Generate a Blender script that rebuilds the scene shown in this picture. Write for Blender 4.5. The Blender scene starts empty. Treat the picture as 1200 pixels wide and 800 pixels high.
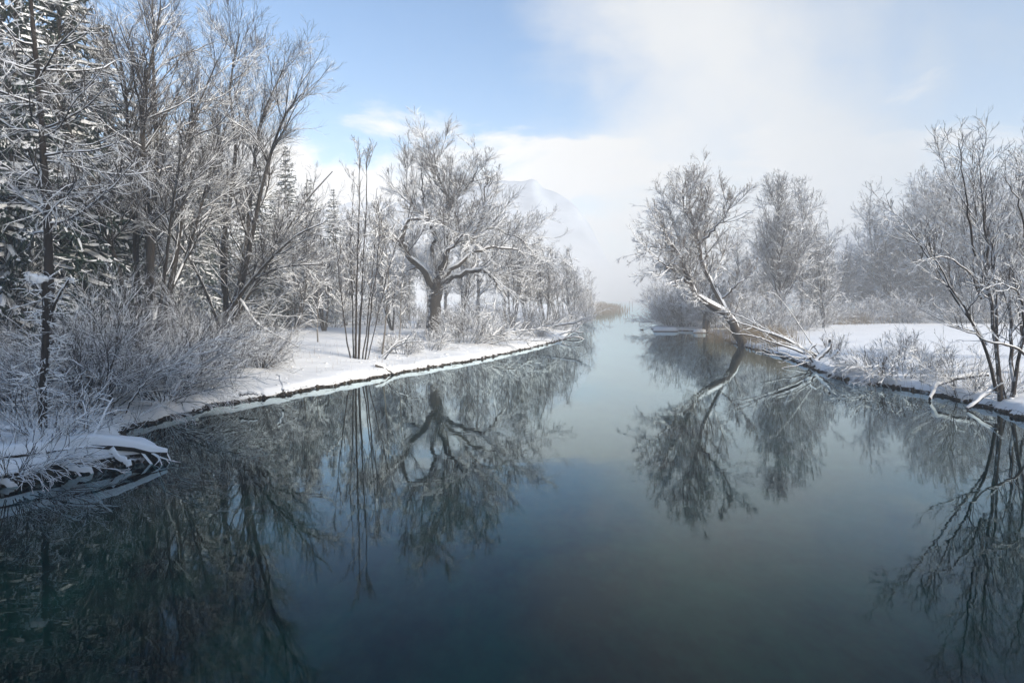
import bpy, math
import numpy as np

S = bpy.context.scene
COL = S.collection
# ------------------------------------------------------------------ camera
CAM_H = 4.5
F = 800.0                      # focal length in pixels of a 1200 px wide frame
cam = bpy.data.cameras.new('camera')
cam.sensor_width = 36.0
cam.lens = 24.0
cam.shift_y = -50 / 1200
cam.clip_start = 0.1
cam.clip_end = 20000
cam_o = bpy.data.objects.new('camera', cam)
COL.objects.link(cam_o)
cam_o.location = (0, 0, CAM_H)
cam_o.rotation_euler = (math.radians(90), 0, 0)
S.camera = cam_o
# ------------------------------------------------------------------ world, sun, exposure
SUN_EL, SUN_AZ = 25.0, 122.0          # azimuth from +Y (view direction) towards +X
world = bpy.data.worlds.new('World')
S.world = world
world.use_nodes = True
wn, wl = world.node_tree.nodes, world.node_tree.links
wn.clear()


def N(nodes, typ, **kw):
    n = nodes.new(typ)
    for k, v in kw.items():
        if k.startswith('i_'):
            k = k[2:]
            k = int(k) if k.isdigit() else k.replace('_', ' ')
            n.inputs[k].default_value = v
        else:
            setattr(n, k, v)
    return n


w_out = N(wn, 'ShaderNodeOutputWorld')
w_bg = N(wn, 'ShaderNodeBackground', i_Strength=0.15)
w_sky = N(wn, 'ShaderNodeTexSky', sky_type='NISHITA', sun_disc=False)
w_sky.sun_elevation = math.radians(SUN_EL)
w_sky.sun_rotation = math.radians(SUN_AZ)
w_sky.altitude = 500
w_sky.air_density = 1.0
w_sky.dust_density = 0.1
w_sky.ozone_density = 1.2
w_tc = N(wn, 'ShaderNodeTexCoord')
w_sep = N(wn, 'ShaderNodeSeparateXYZ')
wl.new(w_tc.outputs['Generated'], w_sep.inputs[0])
# cloud noise, flattened towards the horizon
w_map = N(wn, 'ShaderNodeMapping')
w_map.inputs['Scale'].default_value = (1.0, 1.0, 2.6)
w_map.inputs['Location'].default_value = (0.35, 0.1, 0.2)
wl.new(w_tc.outputs['Generated'], w_map.inputs[0])
w_n1 = N(wn, 'ShaderNodeTexNoise', i_Scale=4.2, i_Detail=8.0, i_Roughness=0.56, i_Distortion=0.3)
wl.new(w_map.outputs[0], w_n1.inputs['Vector'])
w_n2 = N(wn, 'ShaderNodeTexNoise', i_Scale=2.6, i_Detail=6.0, i_Roughness=0.55)
wl.new(w_tc.outputs['Generated'], w_n2.inputs['Vector'])


def wmath(op, a, b=None, clamp=False):
    n = N(wn, 'ShaderNodeMath', operation=op, use_clamp=clamp)
    for i, v in enumerate((a, b)):
        if v is None:
            continue
        if isinstance(v, (int, float)):
            n.inputs[i].default_value = v
        else:
            wl.new(v, n.inputs[i])
    return n.outputs[0]


def wrange(v, a, b, c=0.0, d=1.0):
    n = N(wn, 'ShaderNodeMapRange', interpolation_type='SMOOTHSTEP')
    n.inputs['From Min'].default_value = a
    n.inputs['From Max'].default_value = b
    n.inputs['To Min'].default_value = c
    n.inputs['To Max'].default_value = d
    wl.new(v, n.inputs['Value'])
    return n.outputs[0]


# a low belt of cumulus all round, thinning out higher up
belt = wrange(w_sep.outputs['Z'], 0.12, 0.36, 0.16, -0.06)
cum = wrange(wmath('ADD', w_n1.outputs['Fac'], belt), 0.56, 0.70)
# the fog that has lifted off the lake: fills the half of the sky on the lake's side
fogx = wmath('ADD', w_sep.outputs['X'], wmath('MULTIPLY', wmath('SUBTRACT', w_n2.outputs['Fac'], 0.5), 0.55))
fogx = wmath('SUBTRACT', fogx, wmath('MULTIPLY', wmath('ABSOLUTE', wmath('SUBTRACT', w_sep.outputs['Z'], 0.25)), 0.12))
fogx = wmath('ADD', fogx, wmath('MULTIPLY', wmath('SUBTRACT', w_n1.outputs['Fac'], 0.5), 0.30))
fog = wrange(fogx, -0.08, 0.20, 0.0, 0.96)
fog = wmath('MULTIPLY', fog, wrange(w_sep.outputs['Z'], 0.30, 0.75, 1.0, 0.35))
veil = wmath('MULTIPLY', wrange(w_sep.outputs['X'], 0.10, 0.50), wrange(w_n2.outputs['Fac'], 0.40, 0.62, 0.55, 0.0))
fog = wmath('MULTIPLY', fog, wmath('SUBTRACT', 1.0, veil))
low = wrange(w_sep.outputs['Z'], 0.02, 0.16, 0.75, 0.0)
w_m1 = N(wn, 'ShaderNodeMix', data_type='RGBA')
w_m1.inputs['B'].default_value = (4.7, 4.65, 4.55, 1)
w_hz = N(wn, 'ShaderNodeMix', data_type='RGBA')
w_hz.inputs['Factor'].default_value = 0.03
w_hz.inputs['B'].default_value = (5.4, 5.6, 5.7, 1)
w_hs = N(wn, 'ShaderNodeHueSaturation', i_Saturation=1.42, i_Value=0.91)
wl.new(w_sky.outputs[0], w_hs.inputs['Color'])
wl.new(w_hs.outputs[0], w_hz.inputs['A'])
wl.new(w_hz.outputs['Result'], w_m1.inputs['A'])
wl.new(cum, w_m1.inputs['Factor'])
w_m2 = N(wn, 'ShaderNodeMix', data_type='RGBA')
w_fc = N(wn, 'ShaderNodeMix', data_type='RGBA')
w_fc.inputs['A'].default_value = (4.1, 4.1, 4.02, 1)
w_fc.inputs['B'].default_value = (1.9, 2.4, 2.9, 1)
wl.new(wrange(w_sep.outputs['X'], 0.24, 0.66), w_fc.inputs['Factor'])
wl.new(w_fc.outputs['Result'], w_m2.inputs['B'])
wl.new(w_m1.outputs['Result'], w_m2.inputs['A'])
wl.new(wmath('MAXIMUM', fog, low), w_m2.inputs['Factor'])
wl.new(w_m2.outputs['Result'], w_bg.inputs['Color'])
wl.new(w_bg.outputs[0], w_out.inputs[0])

sun = bpy.data.lights.new('sun', 'SUN')
sun.energy = 5.0
sun.angle = math.radians(16)
sun.color = (1.0, 0.92, 0.80)
sun_o = bpy.data.objects.new('sun', sun)
COL.objects.link(sun_o)
sun_o.location = (60, -50, 60)
sun_o.rotation_euler = (math.radians(90 - SUN_EL), 0, -math.radians(SUN_AZ) + math.pi)

S.view_settings.view_transform = 'Standard'
S.view_settings.look = 'None'
S.view_settings.gamma = 1
S.view_settings.use_curve_mapping = False
S.view_settings.exposure = 0.60
S.render.engine = 'CYCLES'
S.cycles.max_bounces = 4
S.cycles.diffuse_bounces = 2
S.cycles.glossy_bounces = 2
S.cycles.transmission_bounces = 3
S.cycles.volume_bounces = 1
S.cycles.debug_use_spatial_splits = True
S.cycles.transparent_max_bounces = 6
S.cycles.caustics_reflective = False
S.cycles.caustics_refractive = False
S.cycles.use_denoising = True
S.cycles.denoiser = 'OPENIMAGEDENOISE'
S.cycles.use_adaptive_sampling = True
S.cycles.adaptive_threshold = 0.015

rng = np.random.default_rng(7)


# ------------------------------------------------------------------ materials
def material(name):
    m = bpy.data.materials.new(name)
    m.use_nodes = True
    n = m.node_tree.nodes
    n.clear()
    return m, n, m.node_tree.links


def principled(name, c1, c2=None, scale=4.0, rough=0.7, bump=0.0, bscale=30.0, spec=0.3, detail=5.0, stretch=None, ramp=(0.35, 0.65)):
    m, n, l = material(name)
    out = N(n, 'ShaderNodeOutputMaterial')
    b = N(n, 'ShaderNodeBsdfPrincipled', i_Roughness=rough)
    b.inputs['Base Color'].default_value = (*c1, 1)
    b.inputs['Specular IOR Level'].default_value = spec
    l.new(b.outputs[0], out.inputs[0])
    tc = N(n, 'ShaderNodeTexCoord')
    mp = N(n, 'ShaderNodeMapping')
    if stretch:
        mp.inputs['Scale'].default_value = stretch
    l.new(tc.outputs['Object'], mp.inputs[0])
    if c2:
        t = N(n, 'ShaderNodeTexNoise', i_Scale=scale, i_Detail=detail, i_Roughness=0.6)
        l.new(mp.outputs[0], t.inputs['Vector'])
        r = N(n, 'ShaderNodeMapRange')
        r.inputs['From Min'].default_value, r.inputs['From Max'].default_value = ramp
        l.new(t.outputs['Fac'], r.inputs['Value'])
        mx = N(n, 'ShaderNodeMix', data_type='RGBA')
        mx.inputs['A'].default_value = (*c1, 1)
        mx.inputs['B'].default_value = (*c2, 1)
        l.new(r.outputs[0], mx.inputs['Factor'])
        l.new(mx.outputs['Result'], b.inputs['Base Color'])
    if bump:
        t2 = N(n, 'ShaderNodeTexNoise', i_Scale=bscale, i_Detail=5.0, i_Roughness=0.6)
        l.new(mp.outputs[0], t2.inputs['Vector'])
        bp = N(n, 'ShaderNodeBump', i_Strength=bump, i_Distance=0.05)
        l.new(t2.outputs['Fac'], bp.inputs['Height'])
        l.new(bp.outputs[0], b.inputs['Normal'])
    return m


def bark_material(name, c1, c2, dirv=(-0.55, -0.45, 0.35), amount=0.5):
    """bark with wind-blown snow stuck to one side of it"""
    m, n, l = material(name)
    out = N(n, 'ShaderNodeOutputMaterial')
    b = N(n, 'ShaderNodeBsdfPrincipled', i_Roughness=0.85)
    b.inputs['Specular IOR Level'].default_value = 0.2
    l.new(b.outputs[0], out.inputs[0])
    tc = N(n, 'ShaderNodeTexCoord')
    mp = N(n, 'ShaderNodeMapping')
    mp.inputs['Scale'].default_value = (9, 9, 1.6)
    l.new(tc.outputs['Object'], mp.inputs[0])
    t = N(n, 'ShaderNodeTexNoise', i_Scale=1.6, i_Detail=6.0, i_Roughness=0.65)
    l.new(mp.outputs[0], t.inputs['Vector'])
    mx = N(n, 'ShaderNodeMix', data_type='RGBA')
    mx.inputs['A'].default_value = (*c1, 1)
    mx.inputs['B'].default_value = (*c2, 1)
    l.new(t.outputs['Fac'], mx.inputs['Factor'])
    g = N(n, 'ShaderNodeNewGeometry')
    dt = N(n, 'ShaderNodeVectorMath', operation='DOT_PRODUCT')
    dt.inputs[1].default_value = dirv
    l.new(g.outputs['Normal'], dt.inputs[0])
    t3 = N(n, 'ShaderNodeTexNoise', i_Scale=2.2, i_Detail=6.0, i_Roughness=0.7)
    l.new(tc.outputs['Object'], t3.inputs['Vector'])
    ad = N(n, 'ShaderNodeMath', operation='MULTIPLY_ADD')
    ad.inputs[1].default_value = 1.6
    l.new(t3.outputs['Fac'], ad.inputs[0])
    l.new(dt.outputs['Value'], ad.inputs[2])
    r = N(n, 'ShaderNodeMapRange', interpolation_type='SMOOTHSTEP')
    r.inputs['From Min'].default_value, r.inputs['From Max'].default_value = 1.75 - amount, 2.05 - amount
    l.new(ad.outputs[0], r.inputs['Value'])
    m2 = N(n, 'ShaderNodeMix', data_type='RGBA')
    m2.inputs['B'].default_value = (0.80, 0.82, 0.85, 1)
    l.new(mx.outputs['Result'], m2.inputs['A'])
    l.new(r.outputs[0], m2.inputs['Factor'])
    l.new(m2.outputs['Result'], b.inputs['Base Color'])
    bp = N(n, 'ShaderNodeBump', i_Strength=0.7, i_Distance=0.05)
    l.new(t.outputs['Fac'], bp.inputs['Height'])
    l.new(bp.outputs[0], b.inputs['Normal'])
    return m


M = {}
M['snow'] = principled('snow', (0.83, 0.835, 0.84), (0.87, 0.87, 0.865), 0.6, 0.65, 0.35, 5.0, 0.2)
M['snow_branch'] = principled('snow_branch', (0.83, 0.835, 0.84), None, 1, 0.7, 0, 1, 0.15)
M['mud'] = principled('mud', (0.035, 0.027, 0.02), (0.75, 0.77, 0.80), 3.5, 0.85, 0.8, 25.0, 0.2, 8.0, None, (0.50, 0.66))
M['clod'] = principled('clod', (0.025, 0.020, 0.015), (0.085, 0.066, 0.045), 6.0, 0.9, 0.4, 30.0)
M['bed'] = principled('bed', (0.05, 0.075, 0.075), (0.42, 0.55, 0.30), 0.28, 0.9, 0.0, 1, 0.1, 7.0, (1.0, 0.55, 1.0), (0.40, 0.72))
M['bark'] = bark_material('bark', (0.020, 0.017, 0.014), (0.060, 0.052, 0.045), amount=0.36)
M['bark_wet'] = bark_material('bark_wet', (0.018, 0.015, 0.013), (0.05, 0.042, 0.036), amount=-0.25)
M['bark_willow'] = bark_material('bark_willow', (0.024, 0.020, 0.016), (0.075, 0.064, 0.054), amount=0.25)
M['bark_larch'] = bark_material('bark_larch', (0.020, 0.016, 0.013), (0.058, 0.046, 0.038), amount=0.30)
M['bark_pale'] = bark_material('bark_pale', (0.09, 0.078, 0.066), (0.20, 0.18, 0.155), amount=0.40)
M['bark_warm'] = bark_material('bark_warm', (0.035, 0.027, 0.020), (0.11, 0.083, 0.06), dirv=(0.6, 0.1, 0.6), amount=0.25)
M['twig'] = principled('twig', (0.095, 0.086, 0.081), (0.19, 0.172, 0.162), 1.2, 0.85)
M['twig_dark'] = principled('twig_dark', (0.04, 0.033, 0.028), (0.09, 0.075, 0.064), 1.2, 0.85)
M['twig_warm'] = principled('twig_warm', (0.14, 0.117, 0.10), (0.25, 0.21, 0.18), 1.2, 0.85)
M['needle'] = principled('needle', (0.012, 0.024, 0.018), (0.028, 0.048, 0.034), 2.0, 0.7)
M['reed'] = principled('reed', (0.20, 0.15, 0.095), (0.34, 0.27, 0.18), 3.0, 0.8)
M['wood'] = principled('wood', (0.09, 0.075, 0.06), (0.20, 0.17, 0.14), 5.0, 0.85, 0.4, 20)
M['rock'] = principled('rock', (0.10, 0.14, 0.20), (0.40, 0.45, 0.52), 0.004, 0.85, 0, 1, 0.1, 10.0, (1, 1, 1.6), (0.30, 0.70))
M['duck'] = principled('duck', (0.07, 0.045, 0.03), (0.16, 0.11, 0.07), 20.0, 0.7)
M['post'] = principled('post', (0.07, 0.06, 0.05), (0.13, 0.11, 0.09), 6.0, 0.85)

# water: mirror-like by its Fresnel angle over a greenish clear body, the bed lies below
m, n, l = material('water')
out = N(n, 'ShaderNodeOutputMaterial')
fr = N(n, 'ShaderNodeFresnel', i_IOR=1.36)
gl = N(n, 'ShaderNodeBsdfGlossy', i_Roughness=0.018)
gl.inputs['Color'].default_value = (0.82, 0.95, 0.98, 1)
tr = N(n, 'ShaderNodeBsdfTransparent')
tr.inputs['Color'].default_value = (0.05, 0.42, 0.44, 1)
mx = N(n, 'ShaderNodeMixShader')
tc = N(n, 'ShaderNodeTexCoord')
mp = N(n, 'ShaderNodeMapping')
mp.inputs['Scale'].default_value = (0.5, 1.6, 1.0)
l.new(tc.outputs['Object'], mp.inputs[0])
t1 = N(n, 'ShaderNodeTexNoise', i_Scale=1.3, i_Detail=3.0, i_Roughness=0.5)
l.new(mp.outputs[0], t1.inputs['Vector'])
bp = N(n, 'ShaderNodeBump', i_Strength=0.045, i_Distance=0.03)
l.new(t1.outputs['Fac'], bp.inputs['Height'])
l.new(bp.outputs[0], gl.inputs['Normal'])
fc = N(n, 'ShaderNodeFloatCurve')
cv = fc.mapping.curves[0]
cv.points[0].location, cv.points[1].location = (0, 0), (1, 1)
for q in ((0.05, 0.024), (0.10, 0.066), (0.20, 0.23), (0.45, 0.62), (0.70, 0.86)):
    cv.points.new(*q)
fc.mapping.update()
l.new(fr.outputs[0], fc.inputs['Value'])
l.new(fc.outputs[0], mx.inputs[0])
l.new(tr.outputs[0], mx.inputs[1])
l.new(gl.outputs[0], mx.inputs[2])
l.new(mx.outputs[0], out.inputs[0])
M['water'] = m


# ------------------------------------------------------------------ mesh helpers
class MB:
    def __init__(self):
        self.v, self.q, self.m, self.n = [], [], [], 0

    def add(self, v, q, mat=0):
        v = np.asarray(v, np.float32).reshape(-1, 3)
        q = np.asarray(q, np.int64).reshape(-1, 4)
        if len(q) == 0:
            return
        mm = np.full(len(q), mat, np.int32) if np.isscalar(mat) else np.asarray(mat, np.int32)
        self.v.append(v)
        self.q.append(q + self.n)
        self.m.append(mm)
        self.n += len(v)

    def mesh(self, name, mats, smooth=False):
        me = bpy.data.meshes.new(name)
        v, q, mm = np.concatenate(self.v), np.concatenate(self.q).astype(np.int32), np.concatenate(self.m)
        me.vertices.add(len(v))
        me.vertices.foreach_set('co', v.ravel())
        me.loops.add(q.size)
        me.loops.foreach_set('vertex_index', q.ravel())
        me.polygons.add(len(q))
        me.polygons.foreach_set('loop_start', np.arange(0, q.size, 4, dtype=np.int32))
        me.polygons.foreach_set('material_index', mm)
        me.polygons.foreach_set('use_smooth', np.full(len(q), smooth))
        for k in mats:
            me.materials.append(M[k])
        me.update(calc_edges=True)
        TRIS[0] += 2 * len(q)
        return me

    def build(self, name, mats, parent=None, smooth=False, loc=None):
        o = bpy.data.objects.new(name, self.mesh(name, mats, smooth))
        COL.objects.link(o)
        if parent:
            o.parent = parent
        if loc is not None:
            o.location = loc
        return o


TRIS = [0]


def tag(o, label=None, cat=None, group=None, kind=None):
    for k, v in (('label', label), ('category', cat), ('group', group), ('kind', kind)):
        if v:
            o[k] = v
    return o


def empty(name, loc, label, cat, group=None):
    o = bpy.data.objects.new(name, None)
    o.empty_display_size = 0.3
    COL.objects.link(o)
    o.location = loc
    global rng                      # every thing grows from a seed of its own
    rng = np.random.default_rng([7, sum(ord(c_) * (k_ + 1) for k_, c_ in enumerate(label))])
    return tag(o, label, cat, group)


def dup(root, loc, rotz=0.0, scale=1.0, label=None, group=None):
    r = root.copy()
    COL.objects.link(r)
    r.location = loc
    r.rotation_euler = (0, 0, rotz)
    r.scale = scale if isinstance(scale, tuple) else (scale,) * 3
    if label:
        r['label'] = label
    if group:
        r['group'] = group
    for ch in list(root.children):
        c = ch.copy()
        COL.objects.link(c)
        c.parent = r
    return r


def unit(a):
    return a / np.maximum(np.linalg.norm(a, axis=-1, keepdims=True), 1e-9)


def smooth(a, b, x):
    t = np.clip((x - a) / (b - a), 0, 1)
    return t * t * (3 - 2 * t)


class Br:
    """a set of branches: pts (n,K,3), rad (n,K), length (n)"""

    def __init__(self, pts, rad):
        self.p, self.r = pts, rad
        self.L = np.linalg.norm(np.diff(pts, axis=1), axis=2).sum(1)


def tangents(p):
    t = np.empty_like(p)
    t[:, 1:-1] = p[:, 2:] - p[:, :-2]
    t[:, 0] = p[:, 1] - p[:, 0]
    t[:, -1] = p[:, -1] - p[:, -2]
    return unit(t)


def ring_quads(n, K, Sd, closed=True):
    base = (np.arange(n) * K * Sd)[:, None, None]
    k = (np.arange(K - 1) * Sd)[None, :, None]
    js = np.arange(Sd if closed else Sd - 1)[None, None, :]
    jn = (js + 1) % Sd
    a = base + k
    return np.stack([a + js, a + jn, a + Sd + jn, a + Sd + js], -1).reshape(-1, 4)


def tube(mb, B, sides=7, mat=0, rough=0.0):
    p, r = B.p, B.r
    n, K, _ = p.shape
    if n == 0:
        return
    t = tangents(p)
    mean = unit(p[:, -1] - p[:, 0])
    ref = np.zeros((n, 3))
    ref[np.arange(n), np.argmin(np.abs(mean), 1)] = 1
    ref = ref[:, None, :]
    u = unit(ref - (ref * t).sum(-1, keepdims=True) * t)
    s = np.cross(t, u)
    a = np.linspace(0, 2 * np.pi, sides, endpoint=False)
    rr = r[:, :, None] * (1 + rough * rng.uniform(-1, 1, (n, K, sides)))
    v = p[:, :, None, :] + rr[..., None] * (u[:, :, None, :] * np.cos(a)[:, None] + s[:, :, None, :] * np.sin(a)[:, None])
    mb.add(v, ring_quads(n, K, sides), mat)


def snow_ridge(mb, B, h0=0.03, hk=0.5, hmax=0.14, mat=0, th=(0.25, 0.75)):
    """a rounded ridge of snow lying along the upper side of each branch"""
    p, r = B.p, B.r
    n, K, _ = p.shape
    if n == 0:
        return
    t = tangents(p)
    z = np.array([0, 0, 1.0])
    u = z - t[..., 2:3] * t
    hz = np.linalg.norm(u, axis=-1)
    u = unit(u + 1e-4)
    s = np.cross(t, u)
    f = smooth(th[0], th[1], hz) * rng.uniform(0.55, 1.15, (n, K))
    f[:, -1] *= 0.3
    h = np.minimum(h0 + hk * r, hmax) * f
    A = np.radians(np.array([-66, -36, 0, 36, 66.0]))
    c = np.clip((np.cos(A) - 0.40) / 0.6, 0, 1) ** 0.7
    rad = r[..., None] * (0.86 + 0.1 * np.minimum(f, 1)[..., None]) + h[..., None] * c - (0.25 * r * (f < 0.05))[..., None]
    v = p[:, :, None, :] + s[:, :, None, :] * (np.sin(A) * (r[..., None] * 0.95 + 0.35 * h[..., None]))[..., None] \
        + u[:, :, None, :] * (np.cos(A) * rad)[..., None]
    q = ring_quads(n, K, 5, closed=False)
    keep = np.repeat(((f[:, 1:] + f[:, :-1]) > 0.12).reshape(-1), 4)
    mb.add(v, q[keep], mat)


def twigs(mb, B, snow=0.02, th=(0.25, 0.6), cover=1.0, wide=1.0):
    """thin branches: lower half bark (slot 0), upper half snow (slot 1)"""
    p, r = B.p, B.r
    n, K, _ = p.shape
    if n == 0:
        return
    t = tangents(p)
    z = np.array([0, 0, 1.0])
    u = z - t[..., 2:3] * t
    hz = np.linalg.norm(u, axis=-1)
    u = unit(u + 0.03 * rng.normal(size=(n, 1, 3)))
    u = unit(u - (u * t).sum(-1, keepdims=True) * t)
    s = np.cross(t, u)
    f = smooth(th[0], th[1], hz) * rng.uniform(0.5, 1.3, (n, K))
    top = r + snow * f
    top[:, -1] = r[:, -1]
    w = (r * wide + 0.30 * snow * f)
    v = np.stack([p + u * top[..., None], p + s * w[..., None], p - u * r[..., None], p - s * w[..., None]], 2)
    q = ring_quads(n, K, 4)
    pr = cover * 0.5 * (f[:, 1:] + f[:, :-1])
    sn = rng.uniform(0, 0.55, pr.shape) < pr
    mt = np.zeros((n, K - 1, 4), np.int32)
    mt[:, :, 0] = sn
    mt[:, :, 3] = sn
    mb.add(v, q, mt.reshape(-1))


def prisms(mb, B, snow=0.02, cover=1.0):
    """the finest twigs: three-sided, some with their snow side uppermost, some with the bark side"""
    p, r = B.p, B.r
    n, K, _ = p.shape
    if n == 0:
        return
    t = tangents(p)
    u = np.array([0, 0, 1.0]) - t[..., 2:3] * t
    hz = np.linalg.norm(u, axis=-1)
    u = unit(u + 0.03 * rng.normal(size=(n, 1, 3)))
    u = unit(u - (u * t).sum(-1, keepdims=True) * t)
    s = np.cross(t, u)
    f = smooth(0.25, 0.6, hz).mean(1) * cover
    ridge_up = (rng.uniform(0, 1, n) < 0.5 * f)
    sg = np.where(ridge_up, 1.0, -1.0)[:, None]
    h = r + snow * 0.6 * np.where(ridge_up, f, 0.0)[:, None]
    h[:, -1] = r[:, -1]
    w = r + 0.25 * snow * f[:, None]
    v = np.stack([p + u * (h * sg)[..., None], p + s * w[..., None] - u * (0.4 * r * sg)[..., None], p - s * w[..., None] - u * (0.4 * r * sg)[..., None]], 2)
    q = ring_quads(n, K, 3)
    mt = np.zeros((n, K - 1, 3), np.int32)
    sn = f > rng.uniform(0, 0.6, n)
    mt[:, :, 0] = mt[:, :, 2] = (ridge_up & sn)[:, None]
    mt[:, :, 1] = (~ridge_up & sn)[:, None]
    mb.add(v, q, mt.reshape(-1))


def grow(start, d, L, r0, K=5, wob=0.12, up=0.05, rend=0.3, rmin=0.004, wob0=None):
    n = len(start)
    p = np.empty((n, K, 3))
    p[:, 0] = start
    d = unit(d)
    step = (L / (K - 1))[:, None]
    for k in range(1, K):
        d = unit(d + wob * rng.normal(size=(n, 3)) + np.array([0, 0, 1.0]) * up)
        p[:, k] = p[:, k - 1] + d * step
    s = np.linspace(0, 1, K)[None, :]
    r = np.maximum(r0[:, None] * (1 - (1 - rend) * s), rmin * (1 - 0.4 * s))
    return Br(p, r)


def spawn(P, per_m=None, n=None, t=(0.2, 1.0), ang=(30, 60), lf=(0.3, 0.6), lmin=0.0, lmax=99.0, taper=0.5, rf=(0.45, 0.7), K=5,
          wob=0.12, up=0.05, rmin=0.004, rl=0.02, bias=(0, 0, 0), habit=None):
    nb, Kp = P.r.shape
    if nb == 0:
        return P
    if n is not None:
        cnt = np.full(nb, n)
    else:
        cnt = rng.poisson(np.maximum(P.L * per_m * (t[1] - t[0]), 0.01))
    idx = np.repeat(np.arange(nb), cnt)
    tt = rng.uniform(t[0], t[1], len(idx))
    f = np.clip(tt, 0, 0.9999) * (Kp - 1)
    i0 = f.astype(int)
    w = (f - i0)[:, None]
    a, b = P.p[idx, i0], P.p[idx, i0 + 1]
    pos = a * (1 - w) + b * w
    tan = unit(b - a)
    rp = P.r[idx, i0] * (1 - w[:, 0]) + P.r[idx, i0 + 1] * w[:, 0]
    rv = rng.normal(size=(len(idx), 3)) + np.asarray(bias)
    perp = unit(rv - (rv * tan).sum(1, keepdims=True) * tan)
    an = np.radians(rng.uniform(ang[0], ang[1], len(idx)))[:, None]
    d = np.cos(an) * tan + np.sin(an) * perp
    L = np.clip(P.L[idx] * rng.uniform(lf[0], lf[1], len(idx)) * (1 - taper * (tt - t[0]) / max(t[1] - t[0], 1e-6)), lmin, lmax)
    r0 = np.maximum(np.minimum(rp * rng.uniform(rf[0], rf[1], len(idx)), rl * L), rmin)
    return grow(pos, d, L, r0, K, wob, up, 0.3, rmin)


def catmull(pts, K):
    pts = np.asarray(pts, float)
    P = np.vstack([2 * pts[0] - pts[1], pts, 2 * pts[-1] - pts[-2]])
    m_ = len(pts) - 1
    res = []
    for u in np.linspace(0, m_ - 1e-6, K):
        i = int(u)
        x = u - i
        a, b, c, d = P[i], P[i + 1], P[i + 2], P[i + 3]
        res.append(0.5 * (2 * b + (c - a) * x + (2 * a - 5 * b + 4 * c - d) * x * x + (3 * b - a - 3 * c + d) * x ** 3))
    return np.array(res)


def limbs_px(base, d, items, K=14):
    """limbs sketched on the plane of the tree at distance d; each (points [(px, py, depth offset m)], r0, r1) -> Br local to base"""
    ps, rs = [], []
    for pts, r0, r1 in items:
        w = []
        for q in pts:
            px, py = q[0], q[1]
            dy = q[2] if len(q) > 2 else 0.0
            w.append(((px - 600) / F * d, d + dy, CAM_H - (py - 350) / F * d))
        c = catmull(w, K) - np.asarray(base)
        s = np.linspace(0, 1, K)
        ps.append(c)
        rs.append(r0 * (1 - s) ** 1.0 + r1 * s)
    return Br(np.array(ps), np.array(rs))


def limbs_px_jit(B, amt):
    j = rng.normal(size=B.p.shape) * amt
    j[:, 0] = 0
    return Br(B.p + j, B.r)


# ------------------------------------------------------------------ ground
LB = np.array([(-60, -13.5), (5, -13.2), (13, -12.9), (16.4, -12.3), (17.4, -11.7), (18.2, -10.6), (19.0, -9.95), (19.6, -10.3), (20.6, -11.9), (22.5, -13.1),
               (24, -13.2), (28.8, -12.5), (32, -10.8), (37.5, -8.4), (44.4, -5.5), (50.7, -2.5), (62, 1.55), (76.6, 6.0), (84, 6.6), (100, 9.5),
               (130, 13.5), (163, 18.0), (230, 28), (300, 42), (330, 46), (345, 40), (380, 20), (500, -60), (2500, -900)])
RB = np.array([(-60, 19.5), (15, 19.0), (25.7, 19.3), (30, 19.9), (34.3, 19.7), (37, 18.5), (40, 18.7), (45, 19.7), (55, 21.4), (65.5, 21.9), (76, 23.6),
               (86, 25.4), (92, 25.8), (95, 25.0), (98.5, 20.8), (102, 20.8), (108, 24), (120, 36), (150, 60), (220, 120), (400, 320), (2500, 1500)])


def wig(y, ph):
    return 0.10 * np.sin(y * 2.9 + 2 * np.sin(y * 0.7) + ph) * np.sin(y * 1.13) + 0.16 * np.sin(y * 1.9 + ph) * np.sin(y * 0.47 + ph * 2) + 0.08 * np.sin(y * 4.3 + ph * 3) + 0.04 * np.sin(y * 11.0 + ph)


def xl(y):
    return np.interp(y, LB[:, 0], LB[:, 1]) + wig(y, 0.4)


def xr(y):
    return np.interp(y, RB[:, 0], RB[:, 1]) + wig(y, 2.1)


_ph = np.random.default_rng(3).uniform(0, 6.28, (40, 3))


def fnoise(x, y, s=1.0):
    z = np.zeros_like(x, dtype=float)
    amp = 1.0
    fr = 1.0 / s
    for k in range(5):
        for j in range(3):
            a = _ph[k * 3 + j]
            th = a[0]
            z += amp / 3 * np.sin((x * np.cos(th) + y * np.sin(th)) * fr * (1 + 0.13 * j) + a[1]) * np.cos((x * np.sin(th) - y * np.cos(th)) * fr * 0.83 + a[2])
        amp *= 0.5
        fr *= 2.05
    return z


OFF = np.array([0, 0.10, 0.22, 0.4, 0.7, 1.2, 2.2, 4, 7, 12, 20, 40, 80, 200, 2200.0])
ZL = np.array([0.11, 0.24, 0.36, 0.42, 0.47, 0.53, 0.62, 0.78, 0.98, 1.2, 1.35, 1.5, 1.6, 1.8, 2.0])
ZR = np.array([0.11, 0.24, 0.36, 0.42, 0.46, 0.50, 0.54, 0.60, 0.66, 0.72, 0.78, 0.80, 0.84, 1.0, 1.4])


def spit(y):
    """the higher, undercut piece of bank in front"""
    return 0.18 * smooth(12.5, 15.5, y) * (1 - smooth(19.3, 20.6, y))


def bank_z(o, x, y, tab):
    z = np.interp(o, OFF, tab)
    if tab is ZL:
        z = z + spit(y) * np.exp(-o / 3.0)
    k = smooth(0.05, 1.5, o)
    return z + fnoise(x, y, 2.2) * 0.13 * k + fnoise(x + 40, y, 0.7) * 0.045 * smooth(0.0, 0.6, o)


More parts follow.
